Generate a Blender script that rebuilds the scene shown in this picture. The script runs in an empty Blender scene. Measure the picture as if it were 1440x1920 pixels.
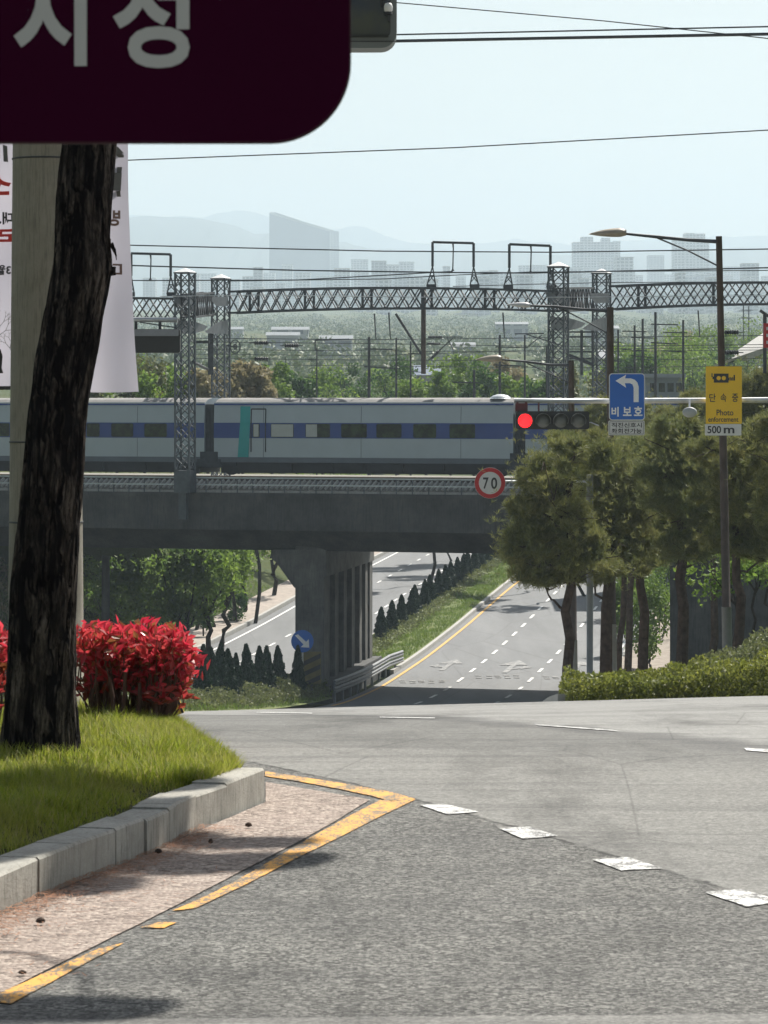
import bpy, bmesh, math, random
import numpy as np
from mathutils import Vector, noise

S = bpy.context.scene
C = S.collection
rad = math.radians
PI = math.pi
F = 6400.0      # focal length in photo pixels
CZ = 1.5        # eye height
HX, HY = 720.0, 757.0

# ---------------------------------------------------------------- camera, world, sun, exposure
cam = bpy.data.cameras.new('camera')
co = bpy.data.objects.new('camera', cam)
C.objects.link(co)
S.camera = co
co.location = (0, 0, CZ)
co.rotation_euler = (rad(90), 0, 0)
cam.sensor_fit = 'VERTICAL'
cam.sensor_height = 36
cam.lens = F / 1920 * 36
cam.shift_y = -(960 - HY) / 1920
cam.clip_start = 0.2
cam.clip_end = 20000
cam.dof.use_dof = True
cam.dof.focus_distance = 90
cam.dof.aperture_fstop = 34

SUN_EL, SUN_AZ = rad(50), rad(30)
W = bpy.data.worlds.new('World')
S.world = W
W.use_nodes = True
wn, wl = W.node_tree.nodes, W.node_tree.links
bg = [n for n in wn if n.type == 'BACKGROUND'][0]
sky = wn.new('ShaderNodeTexSky')
sky.sky_type = 'NISHITA'
sky.sun_disc = False
sky.sun_elevation = SUN_EL
sky.sun_rotation = SUN_AZ
sky.air_density = 1.0
sky.dust_density = 1.2
sky.ozone_density = 1.5
tint = wn.new('ShaderNodeMix')
tint.data_type = 'RGBA'
tint.blend_type = 'MULTIPLY'
tint.inputs[0].default_value = 1
tint.inputs[7].default_value = (1.26, 1.03, .80, 1)
wl.new(sky.outputs[0], tint.inputs[6])
wl.new(tint.outputs[2], bg.inputs[0])
bg.inputs[1].default_value = 0.055
sd = bpy.data.lights.new('sun', 'SUN')
sd.energy = 4.4
sd.angle = rad(0.53)
sd.color = (1, .955, .87)
so = bpy.data.objects.new('sun', sd)
C.objects.link(so)
sv = Vector((math.sin(SUN_AZ) * math.cos(SUN_EL), math.cos(SUN_AZ) * math.cos(SUN_EL), math.sin(SUN_EL)))
so.rotation_euler = sv.to_track_quat('Z', 'Y').to_euler()
so.location = (0, 0, 50)
S.view_settings.view_transform = 'Standard'
S.view_settings.look = 'None'
S.view_settings.exposure = 1.0
S.render.engine = 'CYCLES'
S.cycles.use_denoising = True
S.cycles.max_bounces = 6
S.cycles.transparent_max_bounces = 12
S.cycles.volume_bounces = 1
S.cycles.use_adaptive_sampling = True
S.cycles.adaptive_threshold = 0.02

# ---------------------------------------------------------------- materials
def srgb(r, g, b):
    f = lambda c: (c / 12.92 if c <= .04045 else ((c + .055) / 1.055) ** 2.4)
    return (f(r / 255), f(g / 255), f(b / 255))

class NT:
    """small node-graph helper"""
    def __init__(s, name):
        s.m = bpy.data.materials.new(name)
        s.m.use_nodes = True
        s.t = s.m.node_tree
        s.p = s.t.nodes['Principled BSDF']
        s.out = s.t.nodes['Material Output']
    def n(s, typ, **kw):
        nd = s.t.nodes.new(typ)
        for k, v in kw.items():
            setattr(nd, k, v)
        return nd
    def l(s, a, b):
        s.t.links.new(a, b)
    def coord(s, scale=(1, 1, 1), kind='Object'):
        tc = s.n('ShaderNodeTexCoord')
        mp = s.n('ShaderNodeMapping')
        s.l(tc.outputs[kind], mp.inputs[0])
        mp.inputs['Scale'].default_value = scale
        return mp.outputs[0]
    def noise(s, vec, scale, detail=4, rough=.55, dist=0):
        nd = s.n('ShaderNodeTexNoise')
        s.l(vec, nd.inputs['Vector'])
        nd.inputs['Scale'].default_value = scale
        nd.inputs['Detail'].default_value = detail
        nd.inputs['Roughness'].default_value = rough
        nd.inputs['Distortion'].default_value = dist
        return nd.outputs[0]
    def vor(s, vec, scale, feature='F1', out='Distance'):
        nd = s.n('ShaderNodeTexVoronoi', feature=feature)
        s.l(vec, nd.inputs['Vector'])
        nd.inputs['Scale'].default_value = scale
        return nd.outputs[out]
    def ramp(s, fac, stops):
        nd = s.n('ShaderNodeValToRGB')
        s.l(fac, nd.inputs[0])
        el = nd.color_ramp.elements
        while len(el) < len(stops):
            el.new(.5)
        for e, (p, c) in zip(el, stops):
            e.position = p
            e.color = (c, c, c, 1) if isinstance(c, (int, float)) else (*c, 1)
        return nd.outputs[0]
    def mix(s, fac, a, b, mode='MIX'):
        nd = s.n('ShaderNodeMix', data_type='RGBA', blend_type=mode)
        for i, v in ((0, fac), (6, a), (7, b)):
            if hasattr(v, 'is_linked') or hasattr(v, 'links'):
                s.l(v, nd.inputs[i])
            elif i == 0:
                nd.inputs[0].default_value = v
            else:
                nd.inputs[i].default_value = (*v, 1) if len(v) == 3 else v
        return nd.outputs[2]
    def math(s, op, a, b=0.0, clamp=False):
        nd = s.n('ShaderNodeMath', operation=op, use_clamp=clamp)
        for i, v in ((0, a), (1, b)):
            if hasattr(v, 'links'):
                s.l(v, nd.inputs[i])
            else:
                nd.inputs[i].default_value = v
        return nd.outputs[0]
    def bump(s, h, strength=.5, dist=.01):
        nd = s.n('ShaderNodeBump')
        nd.inputs['Strength'].default_value = strength
        nd.inputs['Distance'].default_value = dist
        s.l(h, nd.inputs['Height'])
        s.l(nd.outputs[0], s.p.inputs['Normal'])
    def base(s, v):
        if hasattr(v, 'links'):
            s.l(v, s.p.inputs['Base Color'])
        else:
            s.p.inputs['Base Color'].default_value = (*v, 1)
    def rough(s, v):
        s.p.inputs['Roughness'].default_value = v

def mat_plain(name, col, rough=.6, metal=0, var=.25, scale=6, bump=0, spec=.5):
    g = NT(name)
    v = g.coord()
    nz = g.noise(v, scale, 5, .65)
    a = tuple(c * (1 - var) for c in col)
    b = tuple(min(1, c * (1 + var)) for c in col)
    g.base(g.mix(g.ramp(nz, [(.3, 0.), (.7, 1.)]), a, b))
    g.rough(rough)
    g.p.inputs['Metallic'].default_value = metal
    g.p.inputs['Specular IOR Level'].default_value = spec
    if bump:
        g.bump(nz, bump, .02)
    return g.m

def mat_leaf(name, c1, c2, c3=None, trans=.35, scale=1.2, rough=.55, spec=.3):
    g = NT(name)
    v = g.coord()
    geo = g.n('ShaderNodeNewGeometry')
    nz = g.noise(v, scale, 3, .6)
    col = g.mix(g.ramp(nz, [(.35, 0.), (.65, 1.)]), c1, c2)
    col = g.mix(g.ramp(geo.outputs['Random Per Island'], [(.0, 0.), (1., .75)]), col, c3 or tuple(c * .5 for c in c1))
    g.base(col)
    g.rough(rough)
    g.p.inputs['Specular IOR Level'].default_value = spec
    if trans:
        t = g.n('ShaderNodeBsdfTranslucent')
        g.l(g.mix(.6, col, (.5, .8, .1), 'MULTIPLY') if False else col, t.inputs[0])
        ms = g.n('ShaderNodeMixShader')
        ms.inputs[0].default_value = trans
        g.l(g.p.outputs[0], ms.inputs[1])
        g.l(t.outputs[0], ms.inputs[2])
        g.l(ms.outputs[0], g.out.inputs[0])
    return g.m

def line_mask(g, X, Y, p, q, soft=.02, wob=None):
    """1 on the left of the ground line p->q (world x, y)"""
    dx, dy = q[0] - p[0], q[1] - p[1]
    L = math.hypot(dx, dy)
    a = g.math('MULTIPLY', X, -dy / L)
    b = g.math('MULTIPLY', Y, dx / L)
    s = g.math('ADD', g.math('ADD', a, b), (dy * p[0] - dx * p[1]) / L)
    if wob is not None:
        s = g.math('ADD', s, wob)
    return g.math('ADD', g.math('MULTIPLY', s, 1 / soft), .5, clamp=True)

# ---------------------------------------------------------------- mesh helper
ORG = {}
def obj(name, mb, mat, parent=None, smooth=False, autosub=None):
    me = bpy.data.meshes.new(name)
    V = np.array(mb.v, dtype=np.float64).reshape(-1, 3)
    org = np.array(ORG.get(parent.name, (0, 0, 0))) if parent else np.zeros(3)
    V = V - org
    me.from_pydata(V.tolist(), [], mb.f)
    mats = mat if isinstance(mat, (list, tuple)) else [mat]
    for m in mats:
        me.materials.append(m)
    if len(mats) > 1 and mb.mi:
        me.polygons.foreach_set('material_index', mb.mi)
    if smooth:
        me.polygons.foreach_set('use_smooth', [True] * len(me.polygons))
    o = bpy.data.objects.new(name, me)
    C.objects.link(o)
    if parent:
        o.parent = parent
        ORG[o.name] = tuple(org)
    else:
        ORG[o.name] = (0, 0, 0)
    return o

def tag(o, label=None, cat=None, group=None, kind=None):
    if label: o['label'] = label
    if cat: o['category'] = cat
    if group: o['group'] = group
    if kind: o['kind'] = kind
    return o

def thing(name, label, cat, loc, group=None):
    o = bpy.data.objects.new(name, None)
    C.objects.link(o)
    o.location = loc
    o.empty_display_size = .2
    ORG[o.name] = tuple(loc)
    return tag(o, label, cat, group)

def struct(name, mb, mat, smooth=False, label=None):
    o = obj(name, mb, mat, smooth=smooth)
    o['kind'] = 'structure'
    if label: o['label'] = label
    return o

class MB:
    def __init__(s):
        s.v, s.f, s.mi = [], [], []
    def add(s, verts, faces, mi=0):
        k = len(s.v)
        s.v.extend([tuple(map(float, p)) for p in verts])
        s.f.extend([tuple(int(i) + k for i in f) for f in faces])
        s.mi.extend([mi] * len(faces))
        return s
    def hexa(s, p, mi=0):
        """8 points: bottom 4 ccw, top 4 ccw"""
        return s.add(p, [(3, 2, 1, 0), (4, 5, 6, 7), (0, 1, 5, 4), (1, 2, 6, 5), (2, 3, 7, 6), (3, 0, 4, 7)], mi)
    def box(s, x0, x1, y0, y1, z0, z1, mi=0):
        return s.hexa([(x0, y0, z0), (x1, y0, z0), (x1, y1, z0), (x0, y1, z0), (x0, y0, z1), (x1, y0, z1), (x1, y1, z1), (x0, y1, z1)], mi)
    def bar(s, a, b, w, d=None, mi=0, up=(0, 0, 1)):
        """square bar from a to b"""
        a, b = Vector(a), Vector(b)
        d = d or w
        t = (b - a).normalized()
        u = Vector(up)
        if abs(t.dot(u)) > .98: u = Vector((0, 1, 0))
        x = t.cross(u).normalized()
        y = x.cross(t).normalized()
        P = []
        for e in (a, b):
            for i, j in ((-1, -1), (1, -1), (1, 1), (-1, 1)):
                P.append(e + x * (i * w / 2) + y * (j * d / 2))
        return s.add(P, [(0, 1, 2, 3), (7, 6, 5, 4), (0, 4, 5, 1), (1, 5, 6, 2), (2, 6, 7, 3), (3, 7, 4, 0)], mi)
    def tube(s, pts, rs, n=8, mi=0, cap=True):
        pts = [Vector(p) for p in pts]
        if not hasattr(rs, '__len__'): rs = [rs] * len(pts)
        k = len(s.v)
        ref = Vector((0, 0, 1))
        V = []
        for i, p in enumerate(pts):
            t = (pts[min(i + 1, len(pts) - 1)] - pts[max(i - 1, 0)]).normalized()
            if abs(t.dot(ref)) > .95: u = Vector((0, 1, 0))
            else: u = ref
            x = t.cross(u).normalized()
            y = x.cross(t)
            for j in range(n):
                a = 2 * PI * j / n
                V.append(p + (x * math.cos(a) + y * math.sin(a)) * rs[i])
        fs = []
        for i in range(len(pts) - 1):
            for j in range(n):
                j2 = (j + 1) % n
                fs.append((i * n + j, i * n + j2, (i + 1) * n + j2, (i + 1) * n + j))
        if cap:
            fs.append(tuple(range(n)))
            fs.append(tuple((len(pts) - 1) * n + j for j in range(n - 1, -1, -1)))
        return s.add(V, fs, mi)
    def prism(s, poly, y0, y1, mi=0):
        """polygon (x, z) extruded along y"""
        n = len(poly)
        V = [(x, y0, z) for x, z in poly] + [(x, y1, z) for x, z in poly]
        fs = [tuple(range(n)), tuple(range(2 * n - 1, n - 1, -1))]
        fs += [(i, i + n, (i + 1) % n + n, (i + 1) % n) for i in range(n)]
        return s.add(V, fs, mi)
    def xf(s, fn):
        s.v = [tuple(fn(*p)) for p in s.v]
        return s

def lathe(mb, prof, cx, cy, cz, n=24, axis='z', mi=0):
    """prof: (r, h)"""
    V, fs = [], []
    for r, h in prof:
        for j in range(n):
            a = 2 * PI * j / n
            if axis == 'z': V.append((cx + r * math.cos(a), cy + r * math.sin(a), cz + h))
            else: V.append((cx + r * math.cos(a), cy + h, cz + r * math.sin(a)))
    for i in range(len(prof) - 1):
        for j in range(n):
            j2 = (j + 1) % n
            fs.append((i * n + j, i * n + j2, (i + 1) * n + j2, (i + 1) * n + j))
    fs.append(tuple(range(n)))
    fs.append(tuple((len(prof) - 1) * n + j for j in range(n)))
    mb.add(V, fs, mi)

def P(px, py, D):
    return ((px - HX) / F * D, D, CZ + (HY - py) / F * D)
def PZ(py, D):
    return CZ + (HY - py) / F * D
def PX(px, D):
    return (px - HX) / F * D

def rrect(x0, x1, z0, z1, r, n=8):
    pts = []
    for cx, cz, a0 in ((x1 - r, z1 - r, 0), (x0 + r, z1 - r, 90), (x0 + r, z0 + r, 180), (x1 - r, z0 + r, 270)):
        for i in range(n + 1):
            a = rad(a0 + 90 * i / n)
            pts.append((cx + r * math.cos(a), cz + r * math.sin(a)))
    return pts

def pxpoly(pts, D):
    return [((x - HX) / F * D, CZ + (HY - y) / F * D) for x, y in pts]

def text_mb(mb, s, rect, D, y_front, depth=.004, bold=0.0, mirror=False, mi=0, keep=None):
    """lettering whose bounding box fills the pixel rect (x0, y0, x1, y1) on a plane facing the camera at distance D"""
    cu = bpy.data.curves.new('lettering', 'FONT')
    cu.body = s
    cu.size = 1
    cu.extrude = 0
    cu.offset = bold
    cu.resolution_u = 4
    to = bpy.data.objects.new('lettering', cu)
    C.objects.link(to)
    dg = bpy.context.evaluated_depsgraph_get()
    me = bpy.data.meshes.new_from_object(to.evaluated_get(dg))
    V = np.array([v.co[:] for v in me.vertices])
    fs = [tuple(p.vertices) for p in me.polygons]
    bpy.data.objects.remove(to)
    bpy.data.curves.remove(cu)
    bpy.data.meshes.remove(me)
    x0, y0, x1, y1 = rect
    lo, hi = V.min(0), V.max(0)
    u = (V[:, 0] - lo[0]) / (hi[0] - lo[0])
    if mirror: u = 1 - u
    w = (V[:, 1] - lo[1]) / (hi[1] - lo[1])
    X = PX(x0, D) + u * (x1 - x0) / F * D
    Z = PZ(y1, D) + w * (y1 - y0) / F * D
    n = len(V)
    A = np.stack([X, np.full(n, y_front), Z], 1)
    mb.add(A, fs, mi)

# ---------------------------------------------------------------- ground heights
_D = [-40, 0, 11, 13, 15, 17, 20, 25, 30, 40, 50, 67, 85, 110, 130, 145, 157, 168, 180, 200, 228, 267, 330, 400, 600, 900, 12900]
_h = [1.5, 1.5, 1.5, 1.51, 1.565, 1.66, 1.85, 2.25, 2.66, 3.56, 4.46, 6.0, 7.75, 10.1, 11.9, 13.0, 13.6, 13.8, 13.75, 13.4, 12.6, 11.7, 10.2, 8.0, 4, 0, -60]
_gx = np.concatenate([np.arange(-40, 60, .25), np.arange(60, 12900, 2.0)])
def _pchip(x, X, Y):
    X, Y = np.array(X, float), np.array(Y, float)
    h = np.diff(X); d = np.diff(Y) / h
    m = np.zeros(len(X))
    for i in range(1, len(X) - 1):
        m[i] = 0 if d[i - 1] * d[i] <= 0 else (h[i - 1] + h[i]) * 3 / ((2 * h[i] + h[i - 1]) / d[i - 1] + (h[i] + 2 * h[i - 1]) / d[i])
    m[0], m[-1] = d[0], d[-1]
    k = np.clip(np.searchsorted(X, x) - 1, 0, len(X) - 2)
    t = (x - X[k]) / h[k]
    return ((1 + 2 * t) * (1 - t) ** 2 * Y[k] + t * (1 - t) ** 2 * h[k] * m[k] + t * t * (3 - 2 * t) * Y[k + 1] + t * t * (t - 1) * h[k] * m[k + 1])
_gh = _pchip(_gx, _D, _h)
def sstep(a, b, x):
    t = np.clip((x - a) / (b - a), 0, 1)
    return t * t * (3 - 2 * t)
def R(D):
    """x of the main road's reference line (inside its median)"""
    D = np.asarray(D, float)
    return -1.9 + .133 * (D - 165)
def XR(D):
    """right kerb of the main road"""
    return np.interp(D, [50, 60, 85, 108, 130, 155, 400], [2.6, 3.0, 3.8, 4.6, 6.0, 8.9, R(400) + 12.1])
def plain(D):
    return CZ + np.interp(D, [0, 150, 200, 250, 550, 1050, 1800, 3000, 4500, 12500], [-4.6, -3.7, -3.7, -3.4, 3.5, 16, 40, 80, 122, 330])
def zroad(X, D):
    X, D = np.asarray(X, float), np.asarray(D, float)
    z = CZ - np.interp(D, _gx, _gh)
    return z + .027 * np.clip(X, -12, 12) * sstep(13, 28, D) * (1 - sstep(60, 100, D))
def gz(X, D):
    X, D = np.asarray(X, float), np.asarray(D, float)
    z = zroad(X, D)
    pl = plain(D)
    # right bank
    xr = XR(D)
    e = np.where(D < 150, xr + 4.2, R(D) + 16.4)
    rr = np.clip(X - e, 0, None) * .5 * sstep(55, 75, D)
    # left bank
    le = np.where(D < 110, -30, R(D) - 14.2)
    ll = np.clip(le - X, 0, None) * .5 * sstep(60, 140, D)
    up = rr + ll
    zz = np.minimum(z + up, np.maximum(pl, z))
    far = sstep(330, 620, D)
    return zz * (1 - far) + np.maximum(pl, zz) * far

def G(px, py, lo=6, hi=45, dz=0.0):
    """ground point seen at a photo pixel"""
    a, b = lo, hi
    ds = np.linspace(lo, hi, 4000)
    X = (px - HX) / F * ds
    Z = CZ + (HY - py) / F * ds
    g = zroad(X, ds) + dz
    k = np.argmax(Z <= g)
    if Z[k] > g[k]: k = len(ds) - 1
    d = ds[k]
    return np.array([(px - HX) / F * d, d, float(zroad((px - HX) / F * d, d)) + dz])

def grid_sheet(mb, Ds, fn_off, fn_z):
    """Ds rows; fn_off(D) -> array of X; fn_z(X, D) -> Z"""
    rows = [np.asarray(fn_off(d), float) for d in Ds]
    n = len(rows[0])
    V, fs = [], []
    for d, xs in zip(Ds, rows):
        zs = fn_z(xs, np.full(n, d))
        V.extend(zip(xs, [d] * n, zs))
    for i in range(len(Ds) - 1):
        for j in range(n - 1):
            fs.append((i * n + j, i * n + j + 1, (i + 1) * n + j + 1, (i + 1) * n + j))
    mb.add(V, fs)
    return mb

def px_strip(mb, A, B, dz=.004, sub=14, wsub=3):
    """ground strip between two pixel polylines (same number of points)"""
    def samp(L, t):
        t = t * (len(L) - 1)
        i = min(int(t), len(L) - 2)
        f = t - i
        return (L[i][0] + (L[i + 1][0] - L[i][0]) * f, L[i][1] + (L[i + 1][1] - L[i][1]) * f)
    n = (len(A) - 1) * sub
    V, fs = [], []
    for i in range(n + 1):
        a, b = samp(A, i / n), samp(B, i / n)
        for k in range(wsub + 1):
            f = k / wsub
            V.append(G(a[0] + (b[0] - a[0]) * f, a[1] + (b[1] - a[1]) * f, dz=dz))
    for i in range(n):
        for k in range(wsub):
            q = i * (wsub + 1) + k
            fs.append((q, q + 1, q + wsub + 2, q + wsub + 1))
    mb.add(V, fs)
    return mb

rng = np.random.default_rng(7)

# ---------------------------------------------------------------- ground, roads
def mat_asphalt_near():
    g = NT('asphalt_near')
    v = g.coord()
    sx = g.n('ShaderNodeSeparateXYZ'); g.l(v, sx.inputs[0])
    X, Y = sx.outputs[0], sx.outputs[1]
    wob = g.math('MULTIPLY', g.math('SUBTRACT', g.noise(v, 9, 5, .7), .5), .10)
    wob2 = g.math('MULTIPLY', g.math('SUBTRACT', g.noise(v, 1.5, 4, .6), .5), 1.6)
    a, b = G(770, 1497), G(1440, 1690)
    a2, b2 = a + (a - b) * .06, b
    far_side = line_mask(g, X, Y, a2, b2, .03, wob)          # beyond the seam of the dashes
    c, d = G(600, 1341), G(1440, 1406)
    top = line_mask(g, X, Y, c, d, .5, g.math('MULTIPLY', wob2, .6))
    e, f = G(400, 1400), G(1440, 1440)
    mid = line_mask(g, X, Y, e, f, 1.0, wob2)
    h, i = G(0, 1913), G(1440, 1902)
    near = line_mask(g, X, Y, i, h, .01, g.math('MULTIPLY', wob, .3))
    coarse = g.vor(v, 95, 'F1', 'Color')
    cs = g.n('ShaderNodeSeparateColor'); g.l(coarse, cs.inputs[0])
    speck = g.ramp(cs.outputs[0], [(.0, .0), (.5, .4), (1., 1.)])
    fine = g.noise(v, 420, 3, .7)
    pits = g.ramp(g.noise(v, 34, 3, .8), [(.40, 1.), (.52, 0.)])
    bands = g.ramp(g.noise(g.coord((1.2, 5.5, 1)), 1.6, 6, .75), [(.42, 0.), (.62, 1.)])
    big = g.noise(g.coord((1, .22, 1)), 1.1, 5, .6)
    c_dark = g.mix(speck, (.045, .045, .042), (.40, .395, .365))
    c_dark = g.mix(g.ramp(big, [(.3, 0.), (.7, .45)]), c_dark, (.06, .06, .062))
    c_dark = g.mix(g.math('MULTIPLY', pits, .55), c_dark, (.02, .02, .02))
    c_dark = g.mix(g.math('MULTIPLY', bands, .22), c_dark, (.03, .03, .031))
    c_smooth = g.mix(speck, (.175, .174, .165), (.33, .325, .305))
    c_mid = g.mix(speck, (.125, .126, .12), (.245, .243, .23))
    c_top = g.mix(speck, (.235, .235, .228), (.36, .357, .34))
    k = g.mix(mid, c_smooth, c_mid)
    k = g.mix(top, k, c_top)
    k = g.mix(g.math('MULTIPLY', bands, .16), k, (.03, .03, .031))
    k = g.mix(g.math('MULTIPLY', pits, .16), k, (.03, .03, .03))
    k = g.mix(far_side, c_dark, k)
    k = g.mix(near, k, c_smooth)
    fs_n = line_mask(g, X, Y, a2, b2, .035, wob)
    crack = g.math('MULTIPLY', g.math('MULTIPLY', fs_n, g.math('SUBTRACT', 1.0, fs_n)), 4.0)
    k = g.mix(g.math('MULTIPLY', crack, g.ramp(g.noise(v, 4, 4, .7), [(.38, .15), (.55, .9)])), k, (.018, .018, .018))
    tp = g.math('MULTIPLY', g.math('MULTIPLY', top, g.math('SUBTRACT', 1.0, top)), 2.2)
    k = g.mix(tp, k, (.06, .06, .062))
    tyre = g.ramp(g.noise(g.coord((.10, 1.6, 1)), 1.3, 4, .6), [(.50, 0.), (.60, .30), (.64, 0.)])
    k = g.mix(tyre, k, (.05, .05, .052))
    # stains and tyre polish
    st = g.noise(g.coord((.6, .15, 1)), 1.7, 6, .7)
    k = g.mix(g.ramp(st, [(.25, .35), (.5, 1.), (.8, 1.15)]), (0, 0, 0), k)
    k = g.mix(g.math('MULTIPLY', g.ramp(g.vor(g.coord((1, .35, 1)), .9, 'DISTANCE_TO_EDGE'), [(.0, 1.), (.006, 0.)]), .35), k, (.03, .03, .03))
    g.base(k)
    g.rough(.85)
    g.p.inputs['Specular IOR Level'].default_value = .35
    hh = g.math('ADD', g.math('MULTIPLY', cs.outputs[0], 1.0), g.math('MULTIPLY', fine, .5))
    g.bump(hh, .8, .007)
    return g.m

def mat_asphalt_far():
    g = NT('asphalt_far')
    v = g.coord()
    st = g.noise(g.coord((.5, .05, 1)), 1.2, 5, .65)
    sp = g.noise(v, 5, 5, .7)
    k = g.mix(g.ramp(st, [(.3, 0.), (.7, 1.)]), (.125, .13, .135), (.19, .195, .20))
    k = g.mix(g.math('MULTIPLY', sp, .3), k, (.1, .1, .1))
    k = g.mix(g.math('MULTIPLY', g.ramp(g.vor(g.coord((1, .3, 1)), .22, 'DISTANCE_TO_EDGE'), [(.0, 1.), (.012, 0.)]), .3), k, (.05, .05, .05))
    g.base(k)
    g.rough(.8)
    return g.m

def mat_paint(name, col, wear=.5, under=(.09, .09, .09), scale=14, stretch=(1, 1, 1)):
    g = NT(name)
    v = g.coord(stretch)
    n1 = g.noise(v, scale, 6, .75)
    n2 = g.noise(v, scale * 9, 3, .7)
    m = g.math('ADD', g.math('MULTIPLY', n1, .6), g.math('MULTIPLY', n2, .4))
    msk = g.ramp(m, [(wear - .05, 0.), (wear + .02, 1.)])
    c = g.mix(g.noise(v, 40, 3), tuple(x * .8 for x in col), col)
    g.base(g.mix(msk, under, c))
    g.rough(.75)
    g.bump(m, .3, .003)
    return g.m

def mat_ground():
    g = NT('ground')
    v = g.coord()
    n1 = g.noise(v, .02, 5, .6)
    n2 = g.noise(v, .25, 6, .7)
    n3 = g.noise(v, 4, 5, .7)
    k = g.mix(g.ramp(n2, [(.35, 0.), (.65, 1.)]), (.075, .10, .03), (.15, .14, .065))
    k = g.mix(g.ramp(n1, [(.4, 0.), (.6, .8)]), k, (.05, .085, .03))
    k = g.mix(g.math('MULTIPLY', n3, .6), k, (.05, .055, .025))
    g.base(k)
    g.rough(.95)
    g.p.inputs['Specular IOR Level'].default_value = .1
    g.bump(n3, .6, .2)
    return g.m

M = {}
M['ground'] = mat_ground()
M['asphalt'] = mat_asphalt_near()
M['asphalt_far'] = mat_asphalt_far()
M['white_paint'] = mat_paint('white_paint', (.78, .78, .76), .51)
M['white_paint_far'] = mat_paint('white_paint_far', (.8, .8, .78), .34)
M['yellow_paint'] = mat_paint('yellow_paint', (.76, .37, .055), .51, (.16, .13, .09), 12, (1, .4, 1))
M['yellow_paint_far'] = mat_paint('yellow_paint_far', (.68, .40, .10), .36)

# one ground sheet, sunk a little where roads lie on it
offs = np.concatenate([-np.geomspace(30, 3400, 46)[::-1], np.arange(-29, 30, .7), np.geomspace(30, 3400, 46)])
Ds = np.concatenate([np.arange(-30, 8, 2.), np.arange(8, 30, .5), np.arange(30, 60, 1.), np.arange(60, 300, 2.), np.geomspace(300, 12400, 80)])
def gcentre(D):
    return R(D) * sstep(90, 160, D) if D < 700 else R(700)
def ground_z(X, D):
    z = gz(X, D)
    o = X - R(D)
    road = np.where(D < 150, (X < XR(D) + 3.6) & (X > -27), (o > -14) & (o < 15.6))
    near = D < 122
    road = np.where(near, (X < np.where(D < 55, 60, XR(D) + 3.6)) & (X > -45), road)
    rise = .8 * np.array([noise.noise((x * .05, d * .03, 3)) for x, d in zip(X, D)]) * sstep(300, 700, D) * 6
    return z - np.where(road, .16, 0) + rise
mb = MB()
grid_sheet(mb, Ds, lambda d: gcentre(d) + offs, ground_z)
struct('ground', mb, M['ground'], True)

# crossing and its approaches: one asphalt sheet
mb = MB()
dd = np.concatenate([np.arange(-12, 10, 1.), np.arange(10, 34, .25), np.arange(34, 123, 1.)])
def cross_off(d):
    hi = 45.0 if d < 54 else float(XR(d))
    return np.concatenate([np.linspace(-44, -6, 12), np.linspace(-5.5, 5.5, 45) if hi > 6 else np.linspace(-5.5, min(5.5, hi - .5), 45), np.linspace(min(6, hi), hi, 6)])
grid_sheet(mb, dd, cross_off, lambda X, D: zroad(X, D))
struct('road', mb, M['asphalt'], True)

# main road through the underpass: two carriageways
def sheet_between(name, o0, o1, D0, D1, mat, dz=0.0, step=1.5, n=6, abs_right=False, zf=zroad):
    mb = MB()
    dsx = np.arange(D0, D1 + .01, step)
    def off(d):
        a = R(d) + o0
        b = float(XR(d)) + o1 if abs_right else R(d) + o1
        return np.linspace(a, b, n)
    grid_sheet(mb, dsx, off, lambda X, D: zf(X, D) + dz)
    return struct(name, mb, mat, True)
sheet_between('road', -11.4, -2.9, 121, 420, M['asphalt_far'], .003)
sheet_between('road', 1.15, 0, 121, 420, M['asphalt_far'], .003, abs_right=True)

def far_line(name, mat, off, w, D0, D1, step=2., dz=.03, dash=None, fn=None):
    mb = MB()
    d = D0
    while d < D1:
        e = min(d + (dash[0] if dash else step * 4), D1)
        dsx = np.linspace(d, e, max(2, int((e - d) / step) + 2))
        grid_sheet(mb, dsx, lambda q: np.array([-w / 2, w / 2]) + (fn(q) if fn else R(q) + off), lambda X, D: zroad(X, D) + dz)
        d = d + dash[1] if dash else e
    return struct(name, mb, mat)
far_line('yellow_edge_line', M['yellow_paint_far'], 1.62, .17, 150, 330)
far_line('white_edge_line', M['white_paint_far'], -10.7, .16, 165, 330)
far_line('lane_marking', M['white_paint_far'], 5.0, .16, 152, 330, 1, dash=(2.5, 5.7))
far_line('lane_marking', M['white_paint_far'], 8.5, .16, 152, 330, 1, dash=(2.5, 5.7))
far_line('lane_marking', M['white_paint_far'], -4.9, .15, 190, 330, 1, dash=(1.9, 4.4))
far_line('lane_marking', M['white_paint_far'], -8.0, .15, 180, 330, 1, dash=(1.9, 5.6))
far_line('white_edge_line', M['white_paint_far'], 0, .16, 150, 330, fn=lambda q: float(XR(q)) - .35)
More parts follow.
